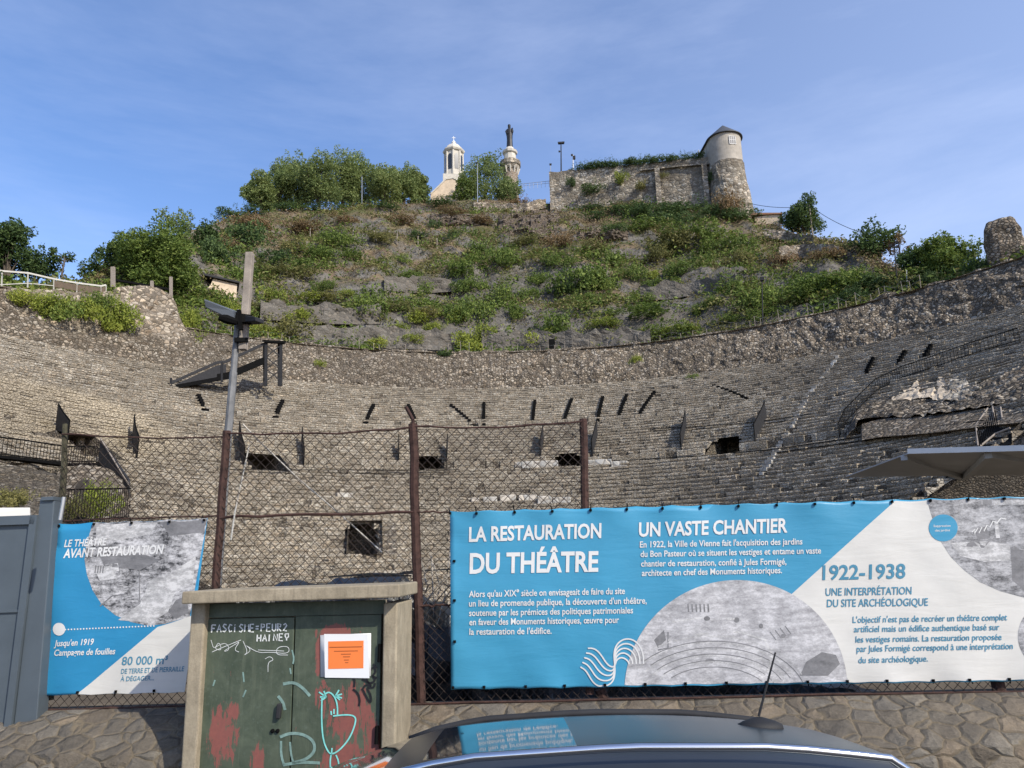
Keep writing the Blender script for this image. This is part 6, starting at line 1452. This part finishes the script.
# stations along x: (x, half width body, z sill, z belt, half width roof, z roof edge, z roof middle)
ST = [(-1.98,.50,.34,.55,.42,.60,.62), (-1.90,.66,.28,.62,.56,.70,.73), (-1.62,.78,.26,.72,.62,.83,.87), (-1.15,.82,.24,.84,.66,.92,.96), (-.92,.83,.24,.88,.68,.95,.99), (-.55,.84,.24,.90,.62,1.15,1.19), (-.12,.84,.24,.91,.555,1.300,1.332),
      (.12,.84,.24,.92,.555,1.345,1.372), (.55,.84,.24,.93,.555,1.362,1.388), (.95,.84,.24,.94,.55,1.352,1.378), (1.25,.83,.25,.95,.53,1.315,1.346), (1.42,.82,.26,.96,.51,1.262,1.298), (1.62,.81,.28,.95,.55,1.08,1.12), (1.80,.78,.32,.88,.62,.90,.92), (1.90,.70,.36,.70,.60,.76,.78)]
def section(s):
    x, hb, zs, zb, hr, ze, zm = s; P = []
    half = [(hb - .06, zs), (hb, zs + .10), (hb, (zs + zb) / 2), (hb - .03, zb), (hr + (hb - hr) * .45, zb + (ze - zb) * .45), (hr + .02, ze - .035), (hr - .02, ze), (hr * .6, zm - (zm - ze) * .28), (hr * .25, zm - .004)]
    return [Vector((x, -a, z)) for a, z in half] + [Vector((x, a, z)) for a, z in half[::-1]]
secs = [section(s) for s in ST]; nS = len(secs[0])
# refine along x
def cr(a, b, c, d, t): return .5 * ((2*b) + (c - a)*t + (2*a - 5*b + 4*c - d)*t*t + (3*b - a - 3*c + d)*t**3)
fine = []
for i in range(len(secs) - 1):
    for t in (0, .25, .5, .75):
        fine.append([cr(secs[max(i-1,0)][k_], secs[i][k_], secs[i+1][k_], secs[min(i+2,len(secs)-1)][k_], t) for k_ in range(nS)])
fine.append(secs[-1])
off = Vector((CXc, CYc, 0))
body, glass, wind, rearw, sunr = MB(), MB(), MB(), MB(), MB()
for i in range(len(fine) - 1):
    for k_ in range(nS - 1):
        a, b, c, d = fine[i][k_], fine[i][k_+1], fine[i+1][k_+1], fine[i+1][k_]
        xm = (a.x + c.x) / 2; side = k_ in (3, 4, nS - 6, nS - 5); top = 5 <= k_ <= nS - 7
        tgt = body
        if side and -.75 < xm < 1.45 and not (.30 < xm < .40) and not (1.08 < xm < 1.16): tgt = glass
        if top and (-.88 < xm < -.14 or 1.46 < xm < 1.74) and 6 <= k_ <= nS - 8: tgt = wind if xm < 0 else rearw
        if top and -.02 < xm < .44 and 7 <= k_ <= nS - 9: tgt = sunr
        tgt.add([off + a, off + d, off + c, off + b], [(0, 1, 2, 3)])
for S in (fine[0], fine[-1]): body.add([off + p for p in S], [tuple(range(len(S)))])
def weld(o):
    bm = bmesh.new(); bm.from_mesh(o.data); bmesh.ops.remove_doubles(bm, verts=bm.verts, dist=1e-4); bmesh.ops.recalc_face_normals(bm, faces=bm.faces)
    up = sum(f.normal.z * f.calc_area() for f in bm.faces if f.calc_center_median().z > .8)
    if up < 0: bmesh.ops.reverse_faces(bm, faces=bm.faces)
    for f in bm.faces: f.smooth = True
    bm.to_mesh(o.data); bm.free(); return o
weld(body.build('body', M['carpaint'], car)); weld(glass.build('window', M['carglass'], car)); weld(wind.build('windscreen', M['carglass'], car)); weld(rearw.build('rear_window', M['carglass'], car)); weld(sunr.build('sunroof', M['carglass'], car))
for s in (-1, 1):
    q = MB(); L = []
    for i in range(15):
        f = i / 14; x = -.16 + 1.5 * f
        for a, b in zip(ST, ST[1:]):
            if a[0] <= x <= b[0]: break
        t = (x - a[0]) / (b[0] - a[0]); L.append(off + Vector((x, s * (a[4] + (b[4] - a[4]) * t + .004), a[5] + (b[5] - a[5]) * t + (.045 if s < 0 else .008) - (.045 if s < 0 else .008) * (i in (0, 14)))))
    q.tube(L, .0105 if s < 0 else .014, 8); q.build('roof_rail', M['chrome' if s < 0 else 'dark_grey'], car, smooth=True)
# aerial on a black foot near the rear of the roof
p = off + Vector((1.10, .12, 1.362)); q = MB()
q.lathe(p, [(.055, -.02), (.052, .005), (.036, .016), (.018, .024), (.008, .028)], 18); q.v[-90:] = [(p.x + (v_[0] - p.x) * 1.5, v_[1], v_[2]) for v_ in q.v[-90:]]
an = q.build('aerial', M['rubber'], car, smooth=True); q = MB(); q.tube([p + Vector((.0, 0, .03)), p + Vector((.085, .0, .235))], [.0045, .003], 6); q.build('rod', M['rubber'], an)
for sx, sy in ((-1.2, -1), (-1.2, 1), (1.15, -1), (1.15, 1)):
    c = off + Vector((sx, sy * .74, .31)); q = MB(); prof_ = [(.20, -.09), (.30, -.10), (.315, -.06), (.315, .06), (.30, .10), (.20, .09)]; n = 28
    vs = [c + Vector((r_*math.cos(6.283*i/n), z_, r_*math.sin(6.283*i/n))) for r_, z_ in prof_ for i in range(n)]; fs = [(j*n+i, j*n+(i+1) % n, (j+1)*n+(i+1) % n, (j+1)*n+i) for j in range(5) for i in range(n)] + [(5*n+i, 5*n+(i+1) % n, (i+1) % n, i) for i in range(n)]
    q.add(vs, fs); wh = fixnormals(q.build('wheel', M['rubber'], car)); q = MB(); vs = [c + Vector((r_*math.cos(6.283*i/n), z_, r_*math.sin(6.283*i/n))) for r_, z_ in ((.2, -.07), (.05, -.08), (.05, .08), (.2, .07)) for i in range(n)]; q.add(vs, [(j*n+i, j*n+(i+1) % n, (j+1)*n+(i+1) % n, (j+1)*n+i) for j in range(3) for i in range(n)] + [tuple(range(n))]); fixnormals(q.build('rim', M['chrome'], wh))
for s in (-1, 1):
    q = MB(); q.hexa([off + Vector((-1.93, s*.38, .58)), off + Vector((-1.80, s*.66, .60)), off + Vector((-1.70, s*.70, .73)), off + Vector((-1.86, s*.42, .68))], Vector((-.03, 0, .012))); fixnormals(q.build('headlight', M['clear_lens'], car))
    q = MB(); q.hexa([off + Vector((1.80, s*.60, .78)), off + Vector((1.74, s*.78, .80)), off + Vector((1.66, s*.78, .98)), off + Vector((1.74, s*.60, .98))], Vector((.05, 0, .01))); fixnormals(q.build('tail_light', M['red_lens'], car))
    q = MB(); q.hexa([off + Vector((-.62, s*.84, .93)), off + Vector((-.50, s*.84, .93)), off + Vector((-.50, s*.84, 1.04)), off + Vector((-.60, s*.84, 1.03))], Vector((0, s*.18, .01))); bevel(fixnormals(q.build('mirror', M['carpaint'], car)), .02)

car.rotation_euler = (R(-4.4), 0, 0); car.location.z = -.016      # road camber
